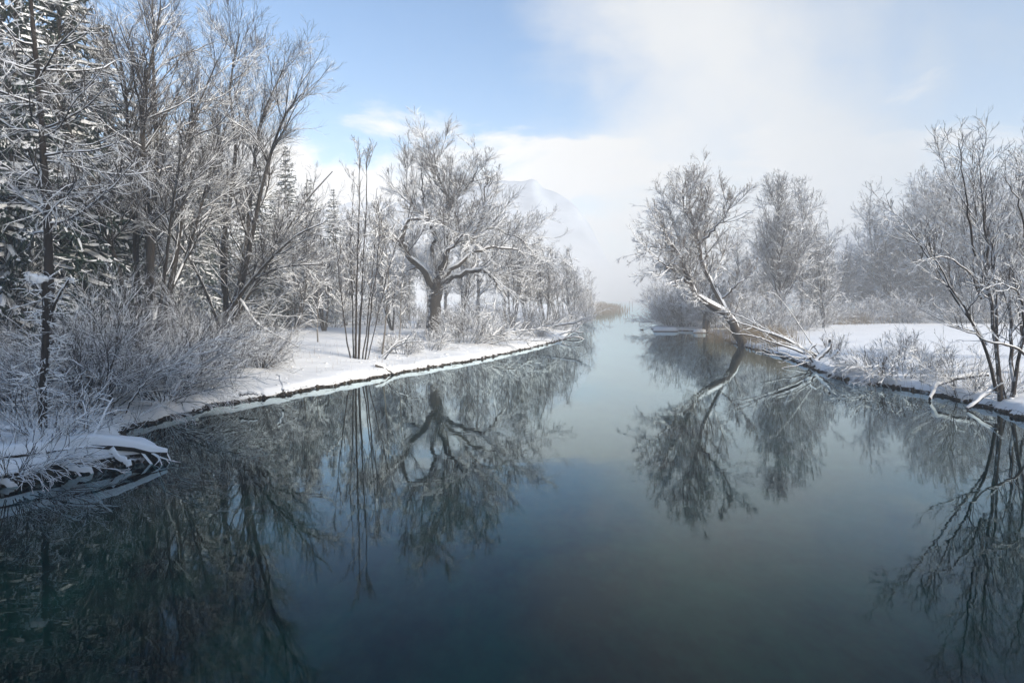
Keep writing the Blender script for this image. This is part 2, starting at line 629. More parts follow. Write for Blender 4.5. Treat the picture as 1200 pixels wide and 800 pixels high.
def gz(x, y):
    x, y = float(x), float(y)
    a, b = float(xl(np.array(y))), float(xr(np.array(y)))
    if x < a:
        return float(bank_z(np.array(a - x), np.array(x), np.array(y), ZL))
    if x > b:
        return float(bank_z(np.array(x - b), np.array(x), np.array(y), ZR))
    return -0.3


ys = np.concatenate([np.arange(-60, 12, 4.0), np.arange(12, 60, 0.25), np.arange(60, 110, 0.5), np.arange(110, 200, 2.0), np.arange(200, 400, 6), np.geomspace(400, 2450, 20)])
outer = np.concatenate([[0.0, 0.03, 0.09, 0.17, 0.28, 0.4], np.arange(0.55, 4, 0.22), np.arange(4, 12, 0.55), np.arange(12, 40, 2.0), np.geomspace(40, 2000, 14)])
lipx = np.array([-0.04, -0.05, -0.02]) 
face = [(-3.0, -1.6), (-1.5, -1.1), (-0.6, -0.6), (-0.12, -0.12), (-0.03, 0.0), (0.0, 0.06), (0.03, 0.11)]     # offset inland, height
rows = []
Y2 = ys[:, None]
lx, rx = xl(ys)[:, None], xr(ys)[:, None]
fz = np.array([q[1] for q in face])
fo = np.array([q[0] for q in face])
fade = np.clip((rx - lx) / 8.0, 0.2, 1)
jit = lambda sh: rng.normal(size=sh)
# left outer (far -> near), left face, bed, right face, right outer
lipn = 0.10 * fnoise(Y2 * 1.0, np.zeros_like(Y2), 0.45) * np.exp(-outer / 0.25)[None, :]
lipr = 0.10 * fnoise(Y2 * 1.0 + 300, np.zeros_like(Y2), 0.45) * np.exp(-outer / 0.25)[None, :]
xo = lx - outer[None, ::-1] + 0.06 * (outer[None, ::-1] < 0.02) + lipn[:, ::-1]
zo = bank_z(np.broadcast_to(outer[None, ::-1], xo.shape), xo, np.broadcast_to(Y2, xo.shape), ZL) - 0.6 * np.abs(lipn[:, ::-1]) * (outer[None, ::-1] < 0.2)
mudn = 0.05 * fnoise(np.broadcast_to(Y2, (len(ys), len(face))) * 1.0, np.zeros((len(ys), len(face))), 0.25) * (fz > -0.2)[None, :]
xlf = lx - fo[None, ::-1] + mudn[:, ::-1]
zlf = fz[None, ::-1] + spit(Y2) * np.clip(fz[None, ::-1], 0, 1) / 0.11
bedt = np.linspace(0, 1, 16)[1:-1]
xb = (lx + 3) * (1 - bedt) + (rx - 3) * bedt
zb = -1.7 - 1.2 * np.sin(np.pi * bedt)[None, :] + 0.25 * fnoise(xb, np.broadcast_to(Y2, xb.shape), 5.0)
xrf = rx + fo[None, :] + mudn
zrf = np.broadcast_to(fz[None, :], xrf.shape) * 1.0
xro = rx + outer[None, :] - 0.06 * (outer[None, :] < 0.02) + lipr
zro = bank_z(np.broadcast_to(outer[None, :], xro.shape), xro, np.broadcast_to(Y2, xro.shape), ZR) - 0.6 * np.abs(lipr) * (outer[None, :] < 0.2)
X = np.concatenate([xo, xlf, xb, xrf, xro], 1)
Z = np.concatenate([zo, zlf, zb, zrf, zro], 1)
no, nf, nbd = xo.shape[1], len(face), len(bedt)
colmat = np.concatenate([np.zeros(no - 1), [1], np.full(nf - 1, 1), np.full(nbd + 1, 2), np.full(nf - 1, 1), [1], np.zeros(no - 1)]).astype(np.int32)
colmat[no - 1] = 1
# the underwater part of the face belongs to the bed
colmat[no + 4:no + nf - 1] = 2
colmat[no + nf + nbd: no + nf + nbd + 3] = 2
V = np.stack([X, np.broadcast_to(Y2, X.shape), Z], -1)
nr, nc = X.shape
i = (np.arange(nr - 1) * nc)[:, None]
j = np.arange(nc - 1)[None, :]
Q = np.stack([i + j, i + j + 1, i + nc + j + 1, i + nc + j], -1).reshape(-1, 4)
mb = MB()
mb.add(V, Q, np.broadcast_to(colmat[None, :], (nr - 1, nc - 1)).reshape(-1))
g = mb.build('ground', ['snow', 'mud', 'bed'], smooth=True)
tag(g, 'snow covered river banks with a dark muddy rim', 'ground', kind='structure')

mb = MB()
mb.add([(-2200, -60, 0), (2200, -60, 0), (2200, 2450, 0), (-2200, 2450, 0)], [[0, 1, 2, 3]])
tag(mb.build('water', ['water']), 'calm dark river water mirroring trees and sky', 'water', kind='structure')


# mountains beyond the mist
def ridge(name, prof, D, depth, label, seed, amp):
    rr = np.random.default_rng(seed)
    px = np.linspace(prof[0][0], prof[-1][0], 130)
    top = np.interp(px, [q[0] for q in prof], [q[1] for q in prof])
    H = (350 - top) / F * D
    H = H * (1 + 0.018 * fnoise(px, np.zeros_like(px), 9.0))
    x = (px - 600) / F * D
    ty = np.linspace(-1, 1, 40)
    XX, TT = np.meshgrid(x, ty)
    YY = D + TT * depth
    ZZ = H[None, :] * (1 - np.abs(TT) ** 0.9) + fnoise(XX, YY, D * 0.05) * amp * (0.25 + (1 - np.abs(TT))) * np.clip(H / H.max(), 0, 1)[None, :]
    ZZ -= 5
    nr_, nc_ = XX.shape
    i_ = (np.arange(nr_ - 1) * nc_)[:, None]
    j_ = np.arange(nc_ - 1)[None, :]
    q = np.stack([i_ + j_, i_ + j_ + 1, i_ + nc_ + j_ + 1, i_ + nc_ + j_], -1).reshape(-1, 4)
    b = MB()
    b.add(np.stack([XX, YY, ZZ], -1), q)
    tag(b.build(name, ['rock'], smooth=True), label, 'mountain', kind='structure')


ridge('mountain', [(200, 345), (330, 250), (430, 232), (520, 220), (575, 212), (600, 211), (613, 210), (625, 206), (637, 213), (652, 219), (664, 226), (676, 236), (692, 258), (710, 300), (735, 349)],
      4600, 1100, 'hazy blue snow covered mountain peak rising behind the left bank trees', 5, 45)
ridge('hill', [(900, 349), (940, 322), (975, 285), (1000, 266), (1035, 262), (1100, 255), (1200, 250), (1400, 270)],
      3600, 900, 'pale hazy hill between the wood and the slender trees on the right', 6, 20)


# ------------------------------------------------------------------ tree builder
def finish(root, trunks, ridges, fine, bark, twig, sides=8, snow=0.02, cover=1.0, ridge_kw=None, trunk_name='trunk', crown_name='crown', finest=()):
    """trunks: list of Br for the trunk mesh; ridges: those that carry a snow ridge; fine: list of Br of thin branches"""
    if trunks:
        b = MB()
        for k, B in enumerate(trunks):
            tube(b, B, sides if k == 0 else max(5, sides - 2), 0, 0.08 if k == 0 else 0.04)
        b.build(trunk_name, [bark], root, smooth=True)
    if ridges:
        b = MB()
        for B in ridges:
            snow_ridge(b, B, **(ridge_kw or {}))
        if b.v:
            tag(b.build('snow', ['snow_branch'], root, smooth=True), kind='stuff')
    b = MB()
    for B in fine:
        twigs(b, B, snow, cover=cover)
    for B in finest:
        prisms(b, B, snow, cover)
    o = b.build(crown_name, [twig, 'snow_branch'], root)
    return root


def stems(n, height, lean, r0, K=12, wob=0.06, up=0.06, spread=0.15, hj=0.2):
    a = rng.uniform(0, 2 * np.pi, n)
    s = np.stack([np.cos(a) * spread, np.sin(a) * spread, np.full(n, -0.25)], 1) * rng.uniform(0.4, 1, (n, 1))
    s[:, 2] = -0.25
    le = np.radians(rng.uniform(lean[0], lean[1], n))
    d = np.stack([np.cos(a) * np.sin(le), np.sin(a) * np.sin(le), np.cos(le)], 1)
    L = height * rng.uniform(1 - hj, 1.0, n) + 0.25
    return grow(s, d, L, r0 * rng.uniform(0.75, 1.0, n), K, wob, up, 0.12, 0.01)


def broad_tree(name, loc, label, group=None, height=18, nst=1, lean=(0, 4), r0=0.28, l1=1.3, a1=(35, 60), l2=2.0, l3=4.0, rmin=0.014, snow=0.03,
               bark='bark', twig='twig', up=0.10, lf1=(0.28, 0.45), t1=(0.22, 0.97), cat='tree', cover=1.0, tw_up=0.04, l4=3.0, taper1=0.65, wob1=0.10):
    root = empty(name, loc, label, cat, group)
    T = stems(nst, height, lean, r0)
    B1 = spawn(T, per_m=l1, t=t1, ang=a1, lf=lf1, taper=taper1, rf=(0.35, 0.6), K=8, wob=wob1, up=up, rmin=rmin * 1.6, rl=0.016)
    B2 = spawn(B1, per_m=l2, t=(0.15, 1), ang=(28, 60), lf=(0.25, 0.5), lmin=0.5, taper=0.4, K=5, wob=0.14, up=tw_up, rmin=rmin * 1.15)
    B3 = spawn(B2, per_m=l3, t=(0.1, 1), ang=(18, 42), lf=(0.4, 0.75), lmin=0.35, lmax=1.4, taper=0.3, K=3, wob=0.08, up=tw_up, rmin=rmin * 0.8)
    B4 = spawn(B3, per_m=l4, t=(0.1, 1), ang=(15, 40), lf=(0.4, 0.8), lmin=0.25, lmax=0.8, taper=0.3, K=2, wob=0.03, up=tw_up, rmin=rmin * 0.65)
    return finish(root, [T, B1], [T, B1], [B2], bark, twig, 7, snow, cover, finest=[B3, B4])


def G(px, d):
    """a point on the ground: column px of the photograph, d metres away"""
    x = (px - 600) / F * d
    return (x, d, gz(x, d))




def hero(name, loc, d, items, label, jitter=0.0, l1=1.6, a1=(30, 60), lf1=(0.22, 0.42), l1max=6.0, l2=2.4, l3=5.0, rmin=0.010, snow=0.025, bark='bark', twig='twig',
         up1=0.06, up2=0.03, t1=(0.3, 1.0), K=14, cover=1.0, cat='tree', bias=(0, 0, 0), l2max=2.5, l3max=1.0, group=None, ridge_kw=None, lf2=(0.28, 0.55), l4=3.5, shoots=0.0, sang=(12, 45), slen=(1.8, 4.0), sup=0.07):
    root = empty(name, loc, label, cat, group)
    T = limbs_px(loc, d, items, K)
    if jitter:
        T = limbs_px_jit(T, jitter)
    B1 = spawn(T, per_m=l1, t=t1, ang=a1, lf=lf1, lmin=0.8, lmax=l1max, taper=0.45, rf=(0.3, 0.6), K=8, wob=0.13, up=up1, rmin=rmin * 1.6, rl=0.014, bias=bias)
    if shoots:
        B1b = spawn(T, per_m=shoots, t=(0.35, 1), ang=sang, lf=(0.4, 0.8), lmin=slen[0], lmax=slen[1], taper=0.2, rf=(0.3, 0.5), K=8, wob=0.06, up=sup, rmin=rmin * 1.5, rl=0.010)
        B1 = Br(np.concatenate([B1.p, B1b.p]), np.concatenate([B1.r, B1b.r]))
    B2 = spawn(B1, per_m=l2, t=(0.12, 1), ang=(20, 48), lf=lf2, lmin=0.5, lmax=l2max, taper=0.4, K=5, wob=0.09, up=up2, rmin=rmin * 1.1)
    B3 = spawn(B2, per_m=l3, t=(0.1, 1), ang=(18, 42), lf=(0.4, 0.75), lmin=0.3, lmax=l3max, taper=0.3, K=3, wob=0.08, up=up2, rmin=rmin * 0.8)
    B4 = spawn(B3, per_m=l4, t=(0.1, 1), ang=(15, 40), lf=(0.4, 0.8), lmin=0.2, lmax=0.7, taper=0.3, K=2, wob=0.03, up=up2, rmin=rmin * 0.65)
    return finish(root, [T, B1], [T, B1], [B2], bark, twig, 9, snow, cover, ridge_kw, finest=[B3, B4])


# ------------------------------------------------------------------ LEFT BANK
# old spreading willow
hero('old_willow', G(507, 60), 60, [
    ([(507, 398), (509, 360), (511, 337), (513, 325, .3)], .62, .45),
    ([(511, 338), (496, 315, -.5), (481, 302, -.8), (472, 287, -1), (457, 272, -1.2), (443, 260, -1.5)], .36, .09),
    ([(473, 289, -1), (476, 270, -1.2), (483, 259, -1), (507, 258, -.6), (531, 263, 0)], .22, .09),
    ([(512, 332), (522, 307, .8), (523, 280, 1.2), (521, 255, 1.4), (522, 231, 1.6), (509, 212, 1.6), (500, 185, 1.4)], .32, .05),
    ([(522, 233, 1.6), (534, 224, 1.5), (548, 214, 1.2), (560, 190, 1)], .14, .04),
    ([(510, 334), (503, 300, 1.6), (505, 275, 2), (496, 251, 2), (481, 240, 1.8), (470, 215, 1.6)], .26, .05),
    ([(499, 253, 2), (493, 225, 2.2), (489, 190, 2.4)], .13, .04),
    ([(514, 332), (541, 321, -1), (564, 318, -1.6), (579, 329, -2), (588, 342, -2.2)], .27, .07),
    ([(515, 330), (545, 303, .4), (575, 289, .8), (607, 293, 1)], .24, .06),
    ([(533, 312, .3), (548, 285, 1.4), (567, 266, 2), (592, 268, 2.6), (620, 284, 3)], .18, .05),
    ([(550, 284, 1.4), (565, 248, 1.2), (571, 208, 1)], .14, .04),
    ([(512, 334), (500, 318, 2.4), (482, 310, 4), (465, 318, 5), (450, 335, 5.5)], .22, .05),
    ([(514, 330), (525, 300, -2), (540, 285, -3.5), (552, 280, -4.5)], .2, .05),
], 'old gnarled willow with thick dark trunk and wide snow-laden crown on the left bank',
    l1=1.6, a1=(30, 75), l1max=4.0, l2=3.0, l3=5.2, l4=4.0, rmin=0.008, snow=0.026, ridge_kw=dict(h0=.03, hk=.3, hmax=.11), shoots=1.7, slen=(2.0, 4.6), sup=0.06, bark='bark_willow', twig='twig', up1=0.10, t1=(0.22, 1), l2max=2.0, jitter=0.10)

# tall fan-shaped tree
hero('ash_tree', G(265, 40), 40, [
    ([(264, 420), (266, 390), (266, 368), (260, 299), (272, 218), (276, 167), (269, 103), (281, 40)], .24, .03),
    ([(266, 415), (275, 345, .5), (283, 276, .8), (289, 201, 1), (298, 132, 1.2), (322, 72, 1.5)], .2, .03),
    ([(266, 415), (285, 345, -.5), (303, 276, -1), (321, 207, -1.4), (344, 149, -1.8), (366, 122, -2)], .2, .03),
    ([(266, 400), (278, 357, .8), (303, 310, 1.4), (338, 241, 2), (377, 192, 2.4)], .16, .03),
    ([(267, 390), (275, 368, -1), (315, 322, -1.8), (361, 283, -2.6), (396, 268, -3)], .13, .03),
    ([(266, 385), (290, 340, -.6), (335, 316, -1.6), (388, 311, -2)], .11, .03),
    ([(275, 350), (292, 352, -1.2), (320, 379, -2.2), (368, 402, -3)], .09, .03),
    ([(264, 390), (256, 300, 1), (249, 230, 1.8), (237, 172, 2.4), (232, 120, 2.6)], .15, .03),
    ([(262, 395), (245, 330, -1), (228, 290, -1.8), (205, 262, -2.6)], .1, .03),
], 'tall bare tree with stems fanning out to the right, behind the bank shrubs',
    l1=1.7, a1=(24, 55), l1max=4.0, l2=3.4, l3=5.2, l4=4.2, rmin=0.0046, snow=0.011, cover=.7, ridge_kw=dict(h0=.016, hk=.5, hmax=.1), shoots=0.7, slen=(1.5, 3.5), bark='bark', twig='twig_dark', up1=0.07, t1=(0.25, 1), l2max=1.8)

# many-stemmed tree left of it
hero('maple_tree', G(172, 34), 34, [
    ([(166, 436), (160, 330), (157, 225), (150, 169), (146, 94), (128, 30)], .2, .03),
    ([(171, 436), (171, 277, .6), (171, 169, 1), (165, 75, 1.2), (161, -20, 1.4)], .2, .03),
    ([(174, 436), (180, 277, -.5), (176, 150, -.8), (187, 94, -1), (203, 20, -1.2)], .2, .03),
    ([(180, 436), (199, 285, .8), (197, 210, 1.4), (204, 131, 2), (228, 50, 2.6)], .17, .03),
    ([(168, 430), (150, 300, -1.2), (130, 220, -2), (112, 150, -2.4), (95, 110, -3)], .13, .03),
    ([(178, 430), (205, 320, -1), (225, 250, -2), (240, 210, -2.6)], .11, .03),
    ([(178, 380), (195, 300, 2), (215, 190, 3), (232, 120, 3.6)], .11, .03),
], 'tall many-stemmed bare tree with a snowy twig crown reaching the top edge',
    l1=1.9, a1=(25, 60), l1max=3.6, l2=3.4, l3=5.2, l4=4.2, rmin=0.0042, snow=0.010, cover=.65, ridge_kw=dict(h0=.016, hk=.5, hmax=.1), shoots=0.7, slen=(1.5, 3.2), bark='bark', twig='twig_dark', up1=0.06, t1=(0.25, 1), l2max=1.7)

# larch with long upswept boughs
root = empty('larch_tree', G(57, 24), 'tall larch with long upcurved snow-covered boughs at the left edge', 'tree')
T = limbs_px(G(57, 24), 24, [([(58, 480), (57, 300), (52, 200), (44, 90), (36, 0), (30, -110)], .17, .04)], 24)
B1 = spawn(T, n=50, t=(0.24, 1), ang=(65, 110), lf=(0.15, 0.26), taper=0.5, rf=(0.25, 0.42), K=9, wob=0.12, up=0.05, rmin=0.014, rl=0.014)
B1.p[:, 3:, 2] += (np.linspace(0, 1, 6) ** 2)[None, :] * rng.uniform(0.0, 1.1, (len(B1.p), 1))
B2 = spawn(B1, per_m=6.5, t=(0.15, 1), ang=(35, 75), lf=(0.2, 0.42), lmin=0.3, taper=0.3, K=5, wob=0.10, up=-0.03, rmin=0.0045)
B3 = spawn(B2, per_m=12.0, t=(0.1, 1), ang=(20, 50), lf=(0.3, 0.6), lmin=0.14, lmax=0.5, taper=0.2, K=2, wob=0.08, up=0.0, rmin=0.0032)
finish(root, [T, B1], [T, B1], [B2], 'bark_larch', 'twig_dark', 10, 0.011, 0.8, dict(h0=0.02, hk=0.6, hmax=0.07), finest=[B3])


# ivy-grown snag with a snow cap
root = empty('dead_snag', G(50, 20.3), 'thin dead trunk with ragged side twigs and a snow cushion on top', 'snag')
T = limbs_px(G(50, 20.3), 20.3, [([(50, 505), (51, 440), (54, 380), (52, 330)], .12, .085), ([(54, 385), (62, 350, .2), (74, 326, .3)], .05, .03), ([(52, 350), (42, 332), (34, 324)], .05, .04)], 12)
B1 = spawn(T, per_m=22, t=(0.05, 1), ang=(40, 100), lf=(0.08, 0.22), lmin=0.2, lmax=1.1, taper=0.1, rf=(0.1, 0.2), K=5, wob=0.25, up=-0.10, rmin=0.006)
B2 = spawn(B1, per_m=7, t=(0.1, 1), ang=(30, 70), lf=(0.3, 0.7), lmin=0.15, taper=0.3, K=3, wob=0.2, up=-0.02, rmin=0.005)
finish(root, [T], [T], [B1, B2], 'bark_larch', 'twig_dark', 10, 0.016)
mb = MB()
for (dx, dy, dz, s) in ((-.02, 0, 5.05, .13), (-.16, .02, 5.06, .15), (-.29, .0, 5.12, .13), (-.40, -.02, 5.19, .09)):
    a, b_ = np.meshgrid(np.linspace(0, 2 * np.pi, 13)[:-1], np.linspace(0.02, np.pi - .02, 9))
    v = np.stack([np.cos(a) * np.sin(b_) * s * 1.25 + dx, np.sin(a) * np.sin(b_) * s + dy, np.cos(b_) * s * .95 + dz - root.location.z], -1)
    v += rng.normal(size=v.shape) * 0.022
    q = ring_quads(1, 9, 12)
    mb.add(v, q)
o = mb.build('snow_cushion', ['snow'], root, smooth=True)


# spruces
def spruce_mesh(root, height=20, rad=3.3, seed_branch=6, snow_p=0.62):
    T = stems(1, height, (0, 1), height * 0.013, K=14, wob=0.01, up=0.02, spread=0.0, hj=0.0)
    n = int(height * 2.1)
    hs = np.linspace(0.06, 0.985, n) + rng.uniform(-.008, .008, n)
    st, dr, ln = [], [], []
    for h in hs:
        k = seed_branch
        a = rng.uniform(0, 2 * np.pi) + np.arange(k) * 2 * np.pi / k + rng.uniform(-.25, .25, k)
        L = rad * (1 - h) ** 0.75 * rng.uniform(0.75, 1.1, k) + 0.15
        st.append(np.stack([np.zeros(k), np.zeros(k), np.full(k, h * height)], 1))
        el = 0.35 - 0.55 * (1 - h)
        dr.append(np.stack([np.cos(a), np.sin(a), np.full(k, el)], 1))
        ln.append(L)
    st, dr, ln = np.concatenate(st), np.concatenate(dr), np.concatenate(ln)
    B1 = grow(st, dr, ln, 0.012 * ln + 0.008, 7, 0.05, -0.07, 0.3, 0.008)
    B1.p[:, 4:, 2] += (np.array([0.0, .03, .10]) * 1.0)[None, :] * ln[:, None]
    B2 = spawn(B1, per_m=7.5, t=(0.12, 1), ang=(35, 60), lf=(0.22, 0.42), lmin=0.22, lmax=1.0, taper=0.45, K=4, wob=0.08, up=-0.26, rmin=0.03, rl=0.06)
    B2.r[:] = np.clip(0.065 * B2.L, 0.025, 0.05)[:, None] * np.array([0.7, 1.0, 0.9, 0.25])
    b = MB()
    tube(b, T, 8, 0, 0.05)
    b.build('trunk', ['bark_larch'], root, smooth=True)
    b = MB()
    B1f = Br(B1.p, B1.r + 0.05 * np.array([.2, .7, 1, 1, 1, 1, .4]))
    twigs(b, B1f, 0.08, th=(0.2, 0.5), cover=snow_p * 0.95, wide=1.3)
    twigs(b, B2, 0.035, th=(0.2, 0.55), cover=snow_p * 0.24, wide=0.9)
    # hanging needle fringes
    n2 = len(B2.p)
    k = rng.integers(0, 3, n2 * 2)
    idx = np.repeat(np.arange(n2), 2)
    w = rng.uniform(0, 1, len(idx))[:, None]
    p0 = B2.p[idx, k] * (1 - w) + B2.p[idx, k + 1] * w
    L = rng.uniform(0.12, 0.30, len(idx))
    d = np.stack([rng.normal(size=len(idx)) * .7, rng.normal(size=len(idx)) * .7, -np.ones(len(idx)) * .8], 1)
    B3 = grow(p0, d, L, np.full(len(idx), 0.016), 2, 0.0, 0.0, 0.15, 0.004)
    prisms(b, B3, 0.0, 0.0)
    b.build('crown', ['needle', 'snow_branch'], root)
    return root


sp1 = empty('spruce_tree', G(70, 33), 'dark dense spruce standing right behind the larch at the left edge', 'spruce')
spruce_mesh(sp1, 23, 4.2, 6)
sp2 = empty('spruce_tree', G(8, 30), 'dark spruce cut by the left edge, snow on its drooping boughs', 'spruce')
spruce_mesh(sp2, 21, 3.6, 6)
GS = 'dark spruces deep in the left wood'
LS = 'dark snow-flecked spruce deep in the wood behind the left bank trees'
for kk, (px, d, sc) in enumerate([(120, 44, 1.0), (-20, 42, 1.0), (190, 62, .95), (228, 56, .82), (150, 58, 1.0), (250, 72, .95), (305, 66, .8), (335, 74, .85), (362, 80, .82), (390, 88, .75), (290, 84, .9), (210, 80, 1.0), (90, 60, 1.1), (30, 55, 1.1), (-60, 50, 1), (60, 75, 1.2), (320, 95, .85), (440, 118, .75), (475, 125, .7)]):
    dup(sp1 if kk % 2 else sp2, G(px, d), rng.uniform(0, 6.28), sc, LS, GS)
# unseen spruces added outside the frame to shade the near left bank
for (x, y, sc) in ((20.5, 1, 1.4), (21, -5, 1.6), (22, -11, 1.6), (24.5, 5, 1.5), (25, -2, 1.65), (26, -8, 1.6), (23, -17, 1.6), (29, 2, 1.6), (30, -13, 1.6), (31, -5, 1.6), (-26, 14, 1.0), (-29, 22, 1.1)):
    dup(sp1, (x, y, gz(x, y)), rng.uniform(0, 6.28), sc, 'unseen dark spruce added beside the viewpoint for its shade', 'unseen spruces added for shade')

# slender stems in a clump
CLX = 42.7
hero('alder_clump', G(418, CLX), CLX, [
    ([(416, 430), (417, 375), (419, 300), (421, 225), (422, 178)], .085, .012),
    ([(420, 428), (422, 360, .3), (424, 319, .4), (427, 225, .5), (427, 188, .5)], .08, .012),
    ([(412, 430), (404, 370, -.3), (399, 319, -.4), (394, 255, -.6)], .05, .012),
    ([(414, 430), (410, 350, .6), (407, 280, .8), (410, 215, 1)], .05, .012),
    ([(426, 433), (436, 360, -.2), (444, 307, -.4), (447, 250, -.5)], .055, .012),
    ([(428, 433), (440, 375, .5), (452, 320, .8), (462, 280, 1)], .04, .012),
    ([(424, 432), (430, 350, 1), (434, 280, 1.4), (436, 215, 1.6)], .05, .012),
], 'clump of slender upright stems on the open snow left of the old willow', l1=2.6, a1=(18, 42), lf1=(0.08, 0.2), l1max=2.2, l2=3.0, l3=4.0, rmin=0.009, snow=0.02,
    bark='bark_larch', twig='twig', up1=0.12, up2=0.06, t1=(0.3, 1), l2max=1.0, l3max=0.6, jitter=0.03, cat='tree')
for (px, d, hh, lab) in ((447, 46, 11, 'thin single stem between the slender clump and the old willow'), (466, 52, 9, 'thin pale stem close to the left of the willow trunk'),
                         (372, 52, 7.5, 'short snow-plastered tree standing alone on the snow behind the fan-shaped tree')):
    broad_tree('young_tree', G(px, d), lab, None, hh, 1, (0, 3), .08, 4.5, (25, 50), 3.4, 4.5, 0.009, 0.022, 'bark_pale', 'twig', 0.08, (0.12, 0.25))


# shrubs
def shrub(name, loc, label, n=26, h=3.0, lean=(15, 65), r0=0.03, l2=4.0, l3=6.0, rmin=0.006, snow=0.02, twig='twig_dark', bark='bark', spread=0.4, up=-0.02, cat='shrub', cover=1.0, group=None, l2max=1.2, l4=3.0):
    root = empty(name, loc, label, cat, group)
    T = stems(n, h, lean, r0, K=8, wob=0.10, up=up, spread=spread, hj=0.5)
    B2 = spawn(T, per_m=l2, t=(0.15, 1), ang=(15, 45), lf=(0.3, 0.6), lmin=0.3, lmax=l2max * 1.6, taper=0.5, K=6, wob=0.09, up=-0.02, rmin=rmin)
    B3 = spawn(B2, per_m=l3, t=(0.1, 1), ang=(15, 45), lf=(0.35, 0.65), lmin=0.2, lmax=0.9, taper=0.3, K=3, wob=0.09, up=-0.01, rmin=rmin * 0.75)
    B4 = spawn(B3, per_m=l4, t=(0.2, 1), ang=(15, 45), lf=(0.5, 0.9), lmin=0.12, lmax=0.5, taper=0.2, K=2, wob=0.05, up=0.0, rmin=rmin * 0.6)
    return finish(root, [T], [T], [B2], bark, twig, 5, snow, cover, dict(h0=min(0.02, r0 * 0.45), hk=0.6, hmax=0.08), 'stem', finest=[B3, B4])


sh1 = shrub('shrub', G(108, 24.2), 'big arching snow-laden shrub with fanned stems just behind the dead trunk', 40, 5.0, (12, 62), .034, 3.4, 5.0, .0042, .012, cover=.65)
sh2 = shrub('shrub', G(190, 27), 'broad snow-laden shrub drooping towards the river below the many-stemmed tree', 44, 4.3, (25, 72), .03, 3.6, 5.0, .0042, .012, up=-0.05, cover=.65)
sh3 = shrub('shrub', G(305, 36.5), 'fine brown twiggy shrub at the foot of the fan-shaped tree by the water', 40, 3.4, (15, 65), .026, 3.0, 3.6, .005, .010, twig='twig', up=0.0, cover=.6)
for (a, px, d, sc, lab) in ((sh2, 60, 27, 1.05, 'snow-laden shrub filling the space under the larch'), (sh1, 150, 29, 1.0, 'snow-laden shrub rising behind the drooping one'),
                            (sh1, 235, 31, .95, 'snow-laden shrub between the two tall left bank trees'), (sh2, 10, 23, .85, 'snow-laden shrub at the left edge above the overhanging bank'),
                            (sh1, 20, 30, 1.2, 'tall snowy shrub at the left edge behind the larch'), (sh2, 275, 37, .75, 'dense low shrub round the base of the fan-shaped tree'),
                            (sh1, 205, 40, 1.1, 'tall thicket shrub behind the many-stemmed tree'), (sh1, 110, 40, 1.1, 'tall thicket shrub in the dark under the spruces'),
                            (sh3, 225, 31.5, .8, 'low twiggy shrub on the slope above the muddy rim')):
    dup(a, G(px, d), rng.uniform(0, 6.28), sc, lab, 'shrubs on the left bank')
# bramble at the very front
shrub('bramble', G(12, 16.9), 'dense frosted bramble at the water in the lower left of the bank', 110, 1.3, (20, 95), .010, 4, 6, .004, .009, spread=1.3, up=-0.04, l2max=.6)
shrub('bramble', G(62, 19.6), 'thin twigs growing round the foot of the dead trunk', 40, 1.7, (5, 70), .010, 4, 5, .005, .010, spread=.9, up=0.0, l2max=.6)
shrub('bramble', G(130, 22.6), 'sparse thin twigs on the snow right of the dead trunk', 16, 1.6, (10, 70), .010, 3, 4, .005, .012, spread=.9, up=0.0, l2max=.6)

# thicket round the willow's foot
th1 = shrub('thicket_shrub', G(500, 51), 'brown snowy thicket in front of the old willow trunk', 60, 1.9, (8, 72), .020, 3.6, 4.5, .007, .016, twig='twig', spread=1.2, up=-0.01, l2max=1.0)
th2 = shrub('thicket_shrub', G(545, 58), 'snowy thicket to the right of the old willow trunk', 50, 3.4, (5, 55), .022, 3.0, 4.0, .008, .016, twig='twig', spread=1.2, up=0.0, l2max=1.0)
for (a, px, d, sc, lab) in ((th1, 470, 48, .8, 'low thicket between the slender clump and the willow'), (th2, 525, 64, 1.0, 'thicket behind the old willow trunk'), (th1, 575, 63, .9, 'low thicket on the bank right of the willow'),
                            (th2, 600, 72, 1.1, 'tall thicket among the slender stems right of the willow'), (th1, 625, 72, .9, 'low thicket near the tip of the muddy rim'), (th2, 640, 84, 1.1, 'tall misty thicket near the river bend'),
                            (th2, 480, 75, 1.2, 'thicket on the snow behind the willow to its left'), (th2, 430, 80, 1.2, 'dark thicket behind the slender clump'), (th2, 385, 75, 1.2, 'dark thicket at the wood edge behind the short tree'),
                            (th2, 560, 85, 1.3, 'misty thicket far behind the willow'), (th1, 655, 88, 1.0, 'low misty shrub on the bank at the river bend'), (th2, 668, 100, 1.1, 'misty shrub by the spreading tree at the bend'),
                            (th1, 680, 128, 1.3, 'faint shrub at the water beyond the river bend'), (th2, 687, 165, 1.4, 'faint far shrub before the reeds')):
    dup(a, G(px, d), rng.uniform(0, 6.28), sc, lab, 'thickets along the left bank')

